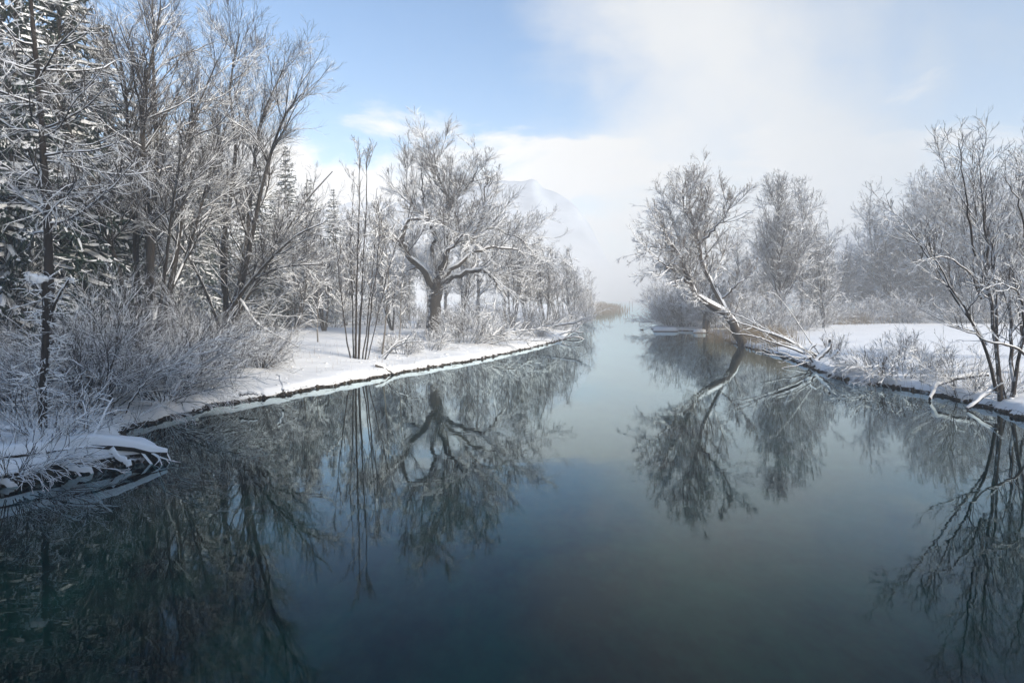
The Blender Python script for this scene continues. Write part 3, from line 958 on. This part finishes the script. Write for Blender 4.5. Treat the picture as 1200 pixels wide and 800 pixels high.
# background deciduous trees (shared meshes)
bt1 = broad_tree('bare_tree', G(600, 84), 'tall slender bare tree standing right behind the willow crown on the river side', 'bare trees behind the willow', 15, 4, (2, 12), .15, 2.4, (22, 45), 2.8, 4.2, .014, .034, 'bark', 'twig', 0.10, (.16, .32))
bt2 = broad_tree('bare_tree', G(560, 95), 'broad bare tree in the mist behind the willow', 'bare trees behind the willow', 17, 1, (0, 3), .30, 3.4, (30, 60), 2.6, 4.2, .015, .036, 'bark', 'twig', 0.08, (.28, .45))
bt3 = broad_tree('bare_tree', G(655, 98), 'spreading young tree with pale forked stems at the river bend', 'bare trees behind the willow', 12, 7, (8, 38), .11, 1.8, (25, 50), 2.4, 4.0, .015, .038, 'bark_pale', 'twig_warm', 0.08, (.2, .35))
GL = 'bare trees behind the willow'
for (a, px, d, sc, lab) in ((bt1, 618, 88, .85, 'slender misty tree, second from the willow towards the bend'), (bt1, 640, 92, .9, 'slender misty tree left of the spreading young tree'), (bt1, 672, 112, .9, 'slender misty tree right of the spreading young tree'),
                            (bt3, 688, 135, .95, 'last misty tree before the reeds'), (bt3, 625, 104, .9, 'misty tree with forked stems behind the slender stems'),
                            ):
    dup(a, G(px, d), rng.uniform(0, 6.28), sc, lab, GL)
LT = 'snow-dusted bare tree in the misty row behind the old willow'
for (a, px, d, sc) in ((bt2, 520, 102, .95), (bt2, 480, 96, .95), (bt2, 445, 92, .85), (bt1, 405, 78, .95), (bt1, 380, 66, .85), (bt2, 415, 105, 1.0), (bt2, 590, 115, .95), (bt1, 540, 84, .95),
                       (bt2, 350, 90, 1.0), (bt2, 615, 130, .95), (bt1, 460, 70, .75), (bt2, 645, 140, .9), (bt1, 345, 60, .9), (bt1, 500, 110, 1.1), (bt2, 660, 165, .85), (bt2, 676, 200, .8)):
    dup(a, G(px, d), rng.uniform(0, 6.28), sc, LT, 'misty row behind the willow')
LW = 'snow-dusted bare tree in the dense wood behind the fan-shaped tree'
for (a, px, d, sc) in ((bt1, 150, 46, 1.2), (bt2, 20, 48, 1.2), (bt1, 95, 40, 1.1), (bt2, 180, 75, 1.1), (bt1, 330, 72, 1.0)):
    dup(a, G(px, d), rng.uniform(0, 6.28), sc, LW, 'wood behind the left bank')


# fallen and leaning branches, logs: each a thing of its own
def log_px(name, d, items, label, cat='log', bark='bark', twig='twig_dark', br=0.0, rmin=0.008, snow=0.02, ridge_kw=None, l2=3.0, lf=(0.2, 0.5), up=0.0, K=12, ang=(25, 60)):
    p0 = items[0][0][0]
    base = ((p0[0] - 600) / F * d, d + (p0[2] if len(p0) > 2 else 0), CAM_H - (p0[1] - 350) / F * d)
    root = empty(name, base, label, cat)
    T = limbs_px(base, d, items, K)
    T = limbs_px_jit(T, 0.025)
    fine = []
    if br:
        B2 = spawn(T, per_m=br, t=(0.2, 1), ang=ang, lf=lf, lmin=0.3, lmax=2.0, taper=0.4, K=5, wob=0.15, up=up, rmin=rmin * 1.3)
        B3 = spawn(B2, per_m=l2, t=(0.15, 1), ang=(25, 60), lf=(0.3, 0.6), lmin=0.2, lmax=.7, taper=0.3, K=3, wob=0.15, up=up, rmin=rmin)
        fine = [B2, B3]
    b = MB()
    tube(b, T, 9, 0, 0.16)
    b.build('stem', [bark], root, smooth=True)
    b = MB()
    snow_ridge(b, T, **(ridge_kw or dict(h0=0.05, hk=0.6, hmax=0.13)))
    if b.v:
        tag(b.build('snow', ['snow'], root, smooth=True), kind='stuff')
    if fine:
        b = MB()
        for B in fine:
            twigs(b, B, snow)
        if b.v:
            tag(b.build('twigs', [twig, 'snow_branch'], root), kind='stuff')
    return root


log_px('fallen_branch', 44, [([(442, 428), (452, 412, .5), (466, 401, 1), (478, 398, 1.3)], .045, .03), ([(446, 428), (460, 410, -.4), (480, 400, -.8), (500, 399, -1)], .04, .02)],
       'arched snow-topped branch bending over the snow right of the slender clump', 'branch', br=2.5, ridge_kw=dict(h0=.02, hk=.4, hmax=.05))
log_px('short_log', 40.5, [([(440, 427), (450, 431), (462, 438)], .11, .09)], 'short pale log lying on the snow below the slender clump', 'log', 'bark_pale')
log_px('fallen_branch', 58, [([(552, 408), (575, 394), (600, 392), (620, 402)], .055, .02), ([(556, 408), (585, 400), (612, 398), (640, 400)], .045, .02), ([(556, 408), (590, 392, 1), (625, 387, 2), (650, 387, 3)], .05, .02)],
       'bent dark boughs of a fallen tree sweeping low over the bank right of the willow', 'branch', br=2.5, rmin=.009, snow=.02, ridge_kw=dict(h0=.02, hk=.4, hmax=.06))
log_px('fallen_log', 72, [([(600, 390), (630, 385), (668, 379), (682, 376)], .12, .05)], 'long snow-topped trunk leaning out towards the river bend', 'log', br=1.2, rmin=.012)
log_px('fallen_branch', 76, [([(640, 393), (660, 396), (676, 395), (686, 398)], .09, .04), ([(650, 394), (668, 389), (684, 390)], .06, .03)], 'dark snow-dusted branch dipping into the water at the rim tip', 'branch', br=2.0, rmin=.012)
log_px('leaning_stick', 23.5, [([(141, 492), (155, 470), (172, 447)], .028, .018)], 'dark bare stick leaning in the snow above the rim', 'stick', 'bark')
log_px('broken_stump', 23.8, [([(133, 490), (131, 470), (128, 448)], .06, .05), ([(132, 480), (136, 488)], .04, .03)], 'short snowy broken stump beside the leaning stick', 'stump', br=2)
log_px('rim_stick', 28.5, [([(281, 463), (292, 461), (303, 462)], .05, .03)], 'small dark snow-topped stick poking from the bank rim', 'stick')
log_px('rim_stick', 30.2, [([(332, 458), (325, 445, .4), (318, 440, .6)], .04, .02)], 'dark stub standing at the muddy rim', 'stick')
# snow-covered log on the overhanging bank in front
root = log_px('overhanging_log', 18.8, [([(10, 519, -3.2), (47, 519, -2.5), (98, 518, -1.1), (149, 521, -.3), (191, 533, .15)], .15, .08), ([(98, 522, -1.2), (118, 535, -1.3), (140, 542, -1.2)], .05, .025), ([(140, 524, -.5), (158, 535, -.6), (168, 540, -.6)], .04, .02), ([(60, 522, -2.2), (80, 538, -2.4), (96, 546, -2.4)], .05, .02)],
              'thick snow-covered log overhanging the water at the lower left', 'log', br=2.2, rmin=.006, snow=.02, ridge_kw=dict(h0=.12, hk=.9, hmax=.26, th=(0.2, .6)), up=-0.03)

# ------------------------------------------------------------------ RIGHT BANK
hero('leaning_willow', G(870, 65), 65, [
    ([(871, 408), (868, 396), (860, 378), (847, 365), (828, 355), (813, 342), (807, 329), (800, 310), (789, 287), (778, 270)], .52, .07),
    ([(856, 375), (844, 346, .6), (831, 323, 1), (824, 297, 1.2), (821, 274, 1.4), (813, 245, 1.6), (815, 215, 1.6)], .30, .04),
    ([(829, 318, 1), (834, 290, 2), (834, 258, 2.6), (838, 212, 3)], .16, .04),
    ([(808, 332), (796, 328, -1), (782, 338, -1.6)], .14, .04),
    ([(803, 316), (790, 318, -.8), (776, 312, -1.4), (762, 300, -2)], .13, .03),
    ([(795, 298), (775, 290, .6), (757, 294, 1)], .11, .03),
    ([(824, 300, 1.2), (808, 285, 2.2), (798, 262, 3), (793, 238, 3.4)], .14, .03),
    ([(824, 285, 1.3), (836, 272, .2), (845, 258, -.8), (850, 246, -1.2)], .11, .03),
    ([(838, 335, .8), (846, 314, 1.4), (854, 300, 2), (858, 288, 2.4)], .12, .03),
    ([(846, 352, .5), (860, 335, -.6), (872, 322, -1.2)], .10, .03),
    ([(818, 262, 1.4), (803, 240, .6), (800, 222, 0)], .1, .03),
    ([(822, 350), (812, 330, 2.6), (800, 300, 4), (790, 276, 4.6)], .14, .03),
], 'big willow leaning over the water with a snowy trunk, on the right bank', jitter=0.09,
    l1=1.8, a1=(30, 70), l1max=3.2, l2=3.2, l3=5.0, l4=3.6, rmin=0.010, snow=0.032, ridge_kw=dict(h0=.04, hk=.4, hmax=.16), shoots=2.2, slen=(1.4, 3.3), sup=0.04, bark='bark_warm', twig='twig_warm', up1=0.07, t1=(0.2, 1), l2max=1.9)

broad_tree('dark_willow', G(825, 90), 'short dark-trunked willow at the water left of the leaning willow', None, 10, 3, (4, 25), .30, 3.2, (35, 75), 3.2, 5.0, .014, .03, 'bark_warm', 'twig_warm', 0.05, (.3, .5), (.3, .98))
rs1 = shrub('bank_shrub', G(806, 98), 'dense rounded snowy shrub overhanging the water at the mouth of the river', 44, 7.0, (5, 60), .045, 2.2, 3.4, .013, .026, twig='twig_warm', spread=1.6, up=0.0, l2max=1.5)
for (px, d, sc, lab) in ((788, 100, .75, 'lower snowy shrub at the outermost point of the right bank'), (822, 102, 1.1, 'taller snowy shrub behind the dark-trunked willow'), (786, 106, .8, 'snowy shrub furthest out behind the point'), (838, 92, .9, 'snowy shrub behind the arch of the leaning trunk'), (805, 114, 1.1, 'misty shrub behind the point shrubs'),
                         (868, 84, .5, 'snowy shrub between the leaning willow and the poplar'), (895, 80, .7, 'snowy shrub before the poplar foot'), (858, 108, .7, 'misty shrub behind the leaning willow')):
    dup(rs1, G(px, d), rng.uniform(0, 6.28), sc, lab, 'shrubs on the right bank point')

# tall narrow poplar and its neighbours
broad_tree('poplar_tree', G(915, 84), 'tallest upright tree with narrow egg-shaped crown on the right bank', None, 18.6, 1, (0, 1), .24, 5.4, (20, 36), 2.8, 3.8, .012, .026, 'bark', 'twig', 0.03, (.30, .42), (.14, .9), tw_up=0.06, taper1=.5, wob1=.045)
broad_tree('bare_tree', G(941, 90), 'tall bare tree directly right of the narrow poplar', None, 19.5, 1, (0, 3), .25, 3.8, (28, 55), 2.8, 4.5, .014, .034, 'bark', 'twig', 0.07, (.26, .42), (.2, .98))
broad_tree('bare_tree', G(966, 88), 'smaller snow-laden tree right of the two tall ones', None, 11.5, 3, (3, 14), .15, 2.8, (35, 65), 3.0, 4.6, .013, .036, 'bark', 'twig', 0.05, (.28, .45))
bt4 = broad_tree('wood_tree', G(1052, 110), 'broad grey bare tree at the front of the wood across the meadow', 'wood across the meadow', 24, 2, (2, 10), .34, 1.9, (30, 60), 1.9, 3.2, .018, .038, 'bark', 'twig', 0.08, (.25, .42), (.12, .98))
bt5 = broad_tree('wood_tree', G(1092, 113), 'tallest broad crown in the wood across the meadow', 'wood across the meadow', 28, 2, (0, 8), .36, 2.2, (35, 65), 1.7, 2.7, .019, .038, 'bark', 'twig', 0.08, (.28, .42), (.1, .98))
LR = 'grey bare tree in the dense wood across the snowy meadow'
for (a, px, d, sc) in ((bt4, 1070, 112, .85), (bt5, 1110, 116, 1.08), (bt5, 1140, 118, .97), (bt5, 1042, 114, .72), (bt4, 1085, 108, .9), (bt4, 1170, 104, .95), (bt4, 1030, 118, .72), (bt4, 1075, 122, .95), (bt5, 1098, 108, 1.05), (bt5, 1125, 112, 1.05), (bt4, 1150, 108, 1.0), (bt5, 1178, 112, 1.08), (bt4, 1205, 106, 1.05), (bt5, 1235, 110, 1.0), (bt5, 1060, 130, .85), (bt4, 1110, 128, 1.05), (bt5, 1150, 128, 1.05), (bt5, 1195, 130, 1.1), (bt4, 1012, 125, .6), (bt4, 1255, 100, 1.0), (bt5, 1270, 125, 1.1)):
    dup(a, G(px, d), rng.uniform(0, 6.28), sc, LR, 'wood across the meadow')
for (px, d, sc) in ((992, 118, .55), (975, 112, .6), (1005, 128, .55), (1022, 140, .6), (950, 118, .75), (900, 112, .75), (880, 115, .75)):
    dup(bt4, G(px, d), rng.uniform(0, 6.28), sc, 'low misty tree in the gap between the poplar group and the wood', 'misty trees in the gap')
for kk, px in enumerate(range(985, 1290, 24)):
    dup(th2, G(px + rng.uniform(-8, 8), 106 + rng.uniform(-4, 8)), rng.uniform(0, 6.28), rng.uniform(1.0, 1.6), 'grey undergrowth shrub along the far edge of the snowy meadow', 'undergrowth along the meadow edge')
for (px, d, sc, lab) in ((905, 76, .9, 'snowy shrub at the foot of the narrow poplar'), (935, 82, 1.0, 'snowy shrub at the foot of the tree right of the poplar'), (880, 72, .8, 'snowy shrub just right of the leaning trunk'), (958, 90, 1.0, 'snowy shrub by the smaller tree at the meadow edge'), (925, 96, 1.3, 'taller shrub behind the poplar'), (965, 100, 1.2, 'grey shrub behind the smaller tree')):
    dup(th2, G(px, d), rng.uniform(0, 6.28), sc, lab, 'shrubs round the poplar')

# many-stemmed alder in front
hero('alder_tree', G(1170, 28), 28, [
    ([(1172, 470), (1169, 425), (1164, 375), (1157, 325), (1155, 275), (1151, 228), (1149, 185)], .095, .010),
    ([(1178, 470), (1177, 430, .4), (1180, 370, .6), (1182, 300, .9), (1177, 250, 1.1), (1181, 190, 1.2)], .08, .010),
    ([(1184, 470), (1188, 420, -.3), (1192, 360, -.5), (1196, 280, -.6), (1200, 200, -.8)], .085, .010),
    ([(1190, 470), (1198, 420, .6), (1204, 350, 1), (1212, 250, 1.4)], .10, .012),
    ([(1168, 460), (1148, 420, -.5), (1125, 385, -.9), (1100, 350, -1.2), (1075, 318, -1.5), (1052, 292, -1.8)], .07, .010),
    ([(1160, 405, .2), (1135, 350, .8), (1110, 300, 1.2), (1090, 262, 1.6), (1072, 235, 1.8)], .06, .010),
    ([(1194, 416, -.4), (1165, 404, -1), (1130, 397, -1.5), (1098, 388, -2), (1068, 378, -2.3)], .055, .010),
    ([(1150, 350), (1125, 322, -.6), (1095, 305, -1), (1065, 305, -1.4), (1040, 312, -1.6)], .045, .008),
    ([(1190, 380, -.5), (1165, 345, -1.4), (1130, 335, -2), (1105, 340, -2.4)], .045, .008),
    ([(1143, 300), (1122, 250, -.6), (1108, 205, -1), (1100, 170, -1.2)], .045, .008),
    ([(1194, 320, -.5), (1175, 270, -1.2), (1150, 235, -1.8), (1128, 215, -2.2)], .045, .008),
    ([(1139, 250), (1125, 200, .8), (1118, 155, 1.2)], .03, .008),
    ([(1165, 350, .6), (1180, 280, 1.6), (1178, 210, 2), (1182, 150, 2.2)], .05, .008),
    ([(1200, 400), (1180, 372, -2.4), (1150, 362, -3.2), (1118, 362, -3.8)], .04, .008),
], 'bare many-stemmed alder with long low snowy branches on the right bank in front', l1=3.4, a1=(22, 50), lf1=(0.16, 0.36), l1max=2.6, l2=4.2, l3=4.4, rmin=0.005, snow=0.014, bark='bark_larch', twig='twig_dark',
     up1=0.08, up2=0.04, t1=(0.3, 1), l2max=1.0, l3max=0.5, jitter=0.03, ridge_kw=dict(h0=.012, hk=.5, hmax=.06))

al = [o_ for o_ in COL.objects if o_.name == 'alder_tree'][0]
dup(al, G(1232, 34), 2.2, 1.0, 'bare alder cut by the right edge behind the many-stemmed one')
dup(al, G(1262, 42), 4.1, 1.15, 'further bare alder whose branches reach in at the right edge')

# toppled willow with its root plate
log_px('fallen_willow', 46, [
    ([(958, 418), (935, 405), (910, 392, .6), (885, 383, 1), (868, 378, 1.2)], 0.104, 0.028),
    ([(956, 420), (930, 410, -.5), (900, 400, -.8), (872, 392, -1), (850, 389, -1)], 0.078, 0.021),
    ([(958, 416), (930, 398, 1), (905, 386, 1.6), (880, 372, 2), (862, 366, 2.4)], 0.072, 0.021),
    ([(955, 421), (925, 417, -1), (900, 415, -1.5), (880, 412, -1.7)], 0.052, 0.021),
    ([(955, 424), (930, 424, -1.4), (905, 428, -1.8), (890, 432, -2)], 0.039, 0.014),
    ([(960, 415), (948, 398), (935, 375, .3), (918, 350, .6), (906, 340, .8)], 0.039, 0.010),
    ([(955, 423), (938, 412, -1.6), (915, 402, -2.2), (885, 396, -2.6)], 0.046, 0.014),
    ([(952, 426), (930, 432, -2), (912, 440, -2.4), (900, 446, -2.6)], 0.026, 0.010),
    ([(948, 424), (925, 420, -2.4), (895, 409, -3), (878, 398, -3.2), (868, 388, -3.2)], 0.033, 0.010),
], 'toppled willow with long dark parallel stems fanning out low over the water', 'tree', 'bark_wet', 'twig_dark', br=1.2, rmin=.007, snow=.014, l2=2.6, lf=(.15, .4), up=0.03, ridge_kw=dict(h0=.012, hk=.25, hmax=.045), ang=(15, 45))
root = log_px('root_plate', 45, [([(956, 424), (965, 415), (973, 405), (972, 398)], .18, .08), ([(958, 424), (972, 419, -.3), (980, 408, -.4)], .14, .05), ([(960, 424), (968, 425, -.6), (978, 418, -.8)], .12, .06), ([(955, 425), (950, 415, .4), (962, 402, .6)], .12, .05),
                             ([(962, 425), (958, 436, -.6), (950, 443, -.8)], .07, .04)],
              'upturned snowy root plate at the butt of the toppled willow', 'roots', br=6, rmin=.008, snow=.02, ridge_kw=dict(h0=.06, hk=.4, hmax=.14))

# snow-smothered tangle of branches at the water
shrub('branch_tangle', G(1050, 36.8), 'snow-smothered tangle of arching branches dipping into the water', 80, 2.3, (20, 95), .022, 4.6, 5.0, .0065, .028, spread=1.5, up=-0.10, cat='branches', l2max=.8)
log_px('snowy_branch', 30.5, [([(1083, 467, -.4), (1094, 456, 0), (1110, 449, .3), (1140, 443, .5), (1168, 441, .6)], .05, .09)], 'dark bough under a high snow crest leaning from the alder to the water', 'branch', 'bark_wet', br=1.5, ridge_kw=dict(h0=.09, hk=.6, hmax=.14))
log_px('snowy_log', 28, [([(1128, 477, -.3), (1145, 467, -.2), (1160, 459, 0), (1174, 450, .1)], .05, .08)], 'straight snow-topped log slanting into the water below the alder', 'log', 'bark_wet', br=1.2, ridge_kw=dict(h0=.06, hk=.5, hmax=.10))
shrub('bank_shrub', G(1125, 30.5), 'fine brown twiggy shrub on the snow just left of the alder', 22, 2.6, (20, 70), .014, 3, 3.5, .006, .012, twig='twig', spread=.5, up=0.02)
shrub('bank_shrub', G(1160, 29.5), 'low twiggy shrub hugging the alder foot', 30, 1.4, (20, 80), .012, 4, 5, .006, .014, twig='twig', spread=.5, up=0.0)
ms = shrub('meadow_shrub', G(1062, 46), 'small snow-capped shrub with upright twigs at the meadow edge', 26, 2.0, (0, 40), .014, 3, 3, .009, .018, twig='twig', spread=.3, up=0.03)
for (px, d, sc, lab) in ((1048, 43, .6, 'low snow-capped tuft left of the small meadow shrub'), (1075, 44, .6, 'low snow-capped tuft right of the small meadow shrub'), (978, 46, .9, 'sparse upright twigs beside the upturned root plate'), (1020, 39, .6, 'low snowy tuft above the branch tangle')):
    dup(ms, G(px, d), rng.uniform(0, 6.28), sc, lab, 'tufts on the right bank')


# ------------------------------------------------------------------ reeds (uncountable)
def reeds(name, spots, hh, label, n, w=0.012):
    b = MB()
    for (px, d, rx_, ry_) in spots:
        c = G(px, d)
        x = c[0] + rng.normal(size=n) * rx_
        y = c[1] + rng.normal(size=n) * ry_
        z = np.array([max(gz(a, b2), -0.1) for a, b2 in zip(x, y)])
        dr = np.stack([rng.normal(size=n) * .12, rng.normal(size=n) * .12, np.ones(n)], 1)
        B = grow(np.stack([x, y, z], 1), dr, hh * rng.uniform(.5, 1, n), np.full(n, w), 4, .06, -.03, .3, w * .4)
        twigs(b, B, 0.0, cover=0)
    tag(b.build(name, ['reed', 'snow_branch']), label, 'reeds', kind='stuff')


reeds('reeds', [(885, 66, 1.1, 1.0), (897, 63, 1.2, 1.0), (855, 70, 1.3, 1.2), (843, 78, 1.4, 1.4), (910, 58, .8, .8), (880, 72, 1.6, 1.6)], 1.7, 'tan dry reeds at the water round the leaning willow foot', 260, .014)
reeds('reeds', [(945, 100, 4, 2), (965, 104, 4, 2), (985, 104, 3, 2)], 2.0, 'tan dry reeds along the far meadow edge below the poplar group', 420, .022)
reeds('reeds', [(703, 245, 3, 14), (708, 275, 3, 14), (690, 205, 3, 10), (713, 300, 2.5, 12)], 3.0, 'faint brown reed bed at the river mouth in the mist', 420, .06)
reeds('dry_stalks', [(330, 44, 3, 3), (390, 46, 3, 3), (440, 43, 2, 2), (350, 38, 2, 2), (540, 55, 3, 2), (1020, 60, 7, 8), (1080, 55, 5, 6), (1000, 48, 2, 2), (90, 21, 1.5, 1.2), (160, 26, 1.2, 1.2)], .45, 'thin dry stalks and twig tips poking through the snow', 34, .006)
reeds('reeds', [(1105, 33, 1.6, .8), (1130, 32, 1.5, .8), (1155, 32, 1.2, .8)], 1.5, 'sparse thin dry stalks standing in the snow by the alder', 40, .006)


# snow clumps dropped from the branches, and clods and roots along the waterline (uncountable)
def blobs(mb, P, Sz, flat=0.6, mat=0):
    a_ = np.linspace(0, 2 * np.pi, 7)[:-1]
    b_ = np.radians([8, 45, 90, 150])
    sh = np.stack([np.sin(b_)[:, None] * np.cos(a_)[None], np.sin(b_)[:, None] * np.sin(a_)[None], np.cos(b_)[:, None] * np.ones(6)[None] * flat], -1)
    v = P[:, None, None, :] + sh[None] * Sz[:, None, None, None] * rng.uniform(.7, 1.3, (len(P), 4, 6, 1))
    mb.add(v, ring_quads(len(P), 4, 6), mat)


rng = np.random.default_rng(77)
pts = []
while len(pts) < 1100:
    left = rng.uniform() < .62
    y_ = rng.uniform(15, 75) if left else rng.uniform(27, 100)
    off = rng.exponential(3.5) + .25
    x_ = float(xl(np.array(y_))) - off if left else float(xr(np.array(y_))) + off
    pts.append((x_, y_, gz(x_, y_) - .01))
b = MB()
blobs(b, np.array(pts), rng.gamma(2.0, .022, len(pts)) + .02, .5)
tag(b.build('snow_clumps', ['snow'], smooth=True), 'small clumps of snow dropped on the snow of both banks', 'snow', kind='stuff')
b = MB()
for side in (0, 1):
    nn = 900
    yy = 16 + 66 * rng.uniform(0, 1, nn) ** 1.4 if side == 0 else 25 + 60 * rng.uniform(0, 1, nn) ** 1.3
    yy = yy + .35 * np.sin(yy * 5)
    xx = (xl(yy) + rng.uniform(-.04, .10, nn)) if side == 0 else (xr(yy) - rng.uniform(-.04, .10, nn))
    zz = rng.uniform(-.01, .10, nn)
    blobs(b, np.stack([xx, yy, zz], 1), rng.gamma(2.0, .018, nn) + .015, .8)
    ns_ = 260
    ys_ = rng.choice(yy, ns_)
    sx = 1 if side == 0 else -1
    xs_ = (xl(ys_) if side == 0 else xr(ys_)) - sx * .05
    dr_ = np.stack([sx * rng.uniform(.4, 1.2, ns_), rng.normal(size=ns_) * .7, rng.uniform(-.5, .5, ns_)], 1)
    R_ = grow(np.stack([xs_, ys_, rng.uniform(.08, .25, ns_)], 1), dr_, rng.uniform(.15, .55, ns_), np.full(ns_, .007), 4, .2, -.22, .3, .003)
    tube(b, R_, 4)
tag(b.build('bank_debris', ['clod'], smooth=True), 'dark clods, roots and bits of wood along the waterline', 'debris', kind='stuff')


# ------------------------------------------------------------------ small things
def slab(name, px, py, L, W, label, rot=0.0):
    d = CAM_H * F / (py - 350)
    x = (px - 600) / F * d
    root = empty(name, (x, d, 0), label, 'raft')
    root.rotation_euler = (0, 0, rot)
    for nm, z0, z1, gx, mat in (('deck', -0.12, 0.10, 0.0, 'wood'), ('snow', 0.10, 0.52, -0.05, 'snow')):
        nu, nv = 22, 9
        b = MB()
        u_, v_ = np.meshgrid(np.linspace(-1, 1, nu), np.linspace(-1, 1, nv), indexing='ij')
        e = np.clip(1 - np.abs(u_) ** 8, 0, 1) * np.clip(1 - np.abs(v_) ** 6, 0, 1)
        wv = W * (1 - .35 * np.abs(u_) ** 3)
        top = z0 + (z1 - z0) * (e ** (.35 if nm == 'snow' else .1)) + (0.03 * fnoise(u_ * 2, v_ * 2, .6) * e if nm == 'snow' else 0)
        v1 = np.stack([u_ * (L + gx), v_ * (wv + gx), top], -1)
        v0 = np.stack([u_ * (L + gx), v_ * (wv + gx), np.full_like(top, z0)], -1)
        i_ = (np.arange(nu - 1) * nv)[:, None]
        j_ = np.arange(nv - 1)[None, :]
        q = np.stack([i_ + j_, i_ + nv + j_, i_ + nv + j_ + 1, i_ + j_ + 1], -1).reshape(-1, 4)
        b.add(v1, q)
        b.add(v0, q[:, ::-1])
        b.build(nm, [mat], root, smooth=True)


slab('moored_raft', 780, 388.3, 1.75, .7, 'long low raft under a thick slab of snow at the outermost point', 0.0)
slab('moored_raft', 820, 390.2, .85, .6, 'short snow-topped raft by the foot of the dark-trunked willow', 0.3)

# a duck on the lake
b = MB()
dd = CAM_H * F / 36.5
root = empty('duck', ((752 - 600) / F * dd, dd, 0), 'tiny brown duck swimming off the snow-covered raft', 'duck')
a, c = np.meshgrid(np.linspace(0, 2 * np.pi, 13)[:-1], np.linspace(0.02, np.pi - .02, 11))
taperx = 1 - .35 * np.cos(c)
v = np.stack([-np.cos(c) * .24, np.cos(a) * np.sin(c) * .10 * taperx, np.sin(a) * np.sin(c) * .085 * taperx + .05 + .05 * (np.cos(c) > .6) * np.cos(c)], -1)
b.add(v, ring_quads(1, 11, 12))
b.build('body', ['duck'], root, smooth=True)
b = MB()
B = Br(np.array([[(.16, 0, .08), (.19, 0, .16), (.19, 0, .20), (.21, 0, .235), (.24, 0, .235), (.28, 0, .225), (.325, 0, .215)]]), np.array([[.05, .035, .033, .046, .045, .022, .012]]))
tube(b, B, 8)
b.build('head', ['duck'], root, smooth=True)
for px in (737.5, 741):
    d = 420 if px < 740 else 400
    pst = MB()
    x = (px - 600) / F * d
    tube(pst, Br(np.array([[(0, 0, -1.0), (0.02, 0, 1.0), (0.05, 0, 3.0), (0.05, 0, 3.15)]]), np.array([[.13, .12, .12, .04]])), 8)
    tag(pst.build('mooring_post', ['post'], loc=(x, d, 0)), 'faint mooring post far out in the misty lake, %s one of two' % ('slightly left' if px < 740 else 'slightly right'), 'post', 'mooring posts in the lake')

# ------------------------------------------------------------------ haze
b = MB()
x0, x1, y0, y1, z0, z1 = -2300, 2300, -120, 2500, -6.0, 74.0
b.add([(x0, y0, z0), (x1, y0, z0), (x1, y1, z0), (x0, y1, z0), (x0, y0, z1), (x1, y0, z1), (x1, y1, z1), (x0, y1, z1)],
      [[0, 3, 2, 1], [4, 5, 6, 7], [0, 1, 5, 4], [1, 2, 6, 5], [2, 3, 7, 6], [3, 0, 4, 7]])
m, n, l = material('haze')
out = N(n, 'ShaderNodeOutputMaterial')
pv = N(n, 'ShaderNodeVolumePrincipled')
pv.inputs['Color'].default_value = (1.0, 1.0, 1.0, 1)
pv.inputs['Density'].default_value = 0.0022
pv.inputs['Anisotropy'].default_value = -0.2
l.new(pv.outputs[0], out.inputs['Volume'])
M['haze'] = m
tag(b.build('haze', ['haze']), 'pale winter mist over the river and lake', 'haze', kind='stuff')
print('TRIANGLES', TRIS[0])
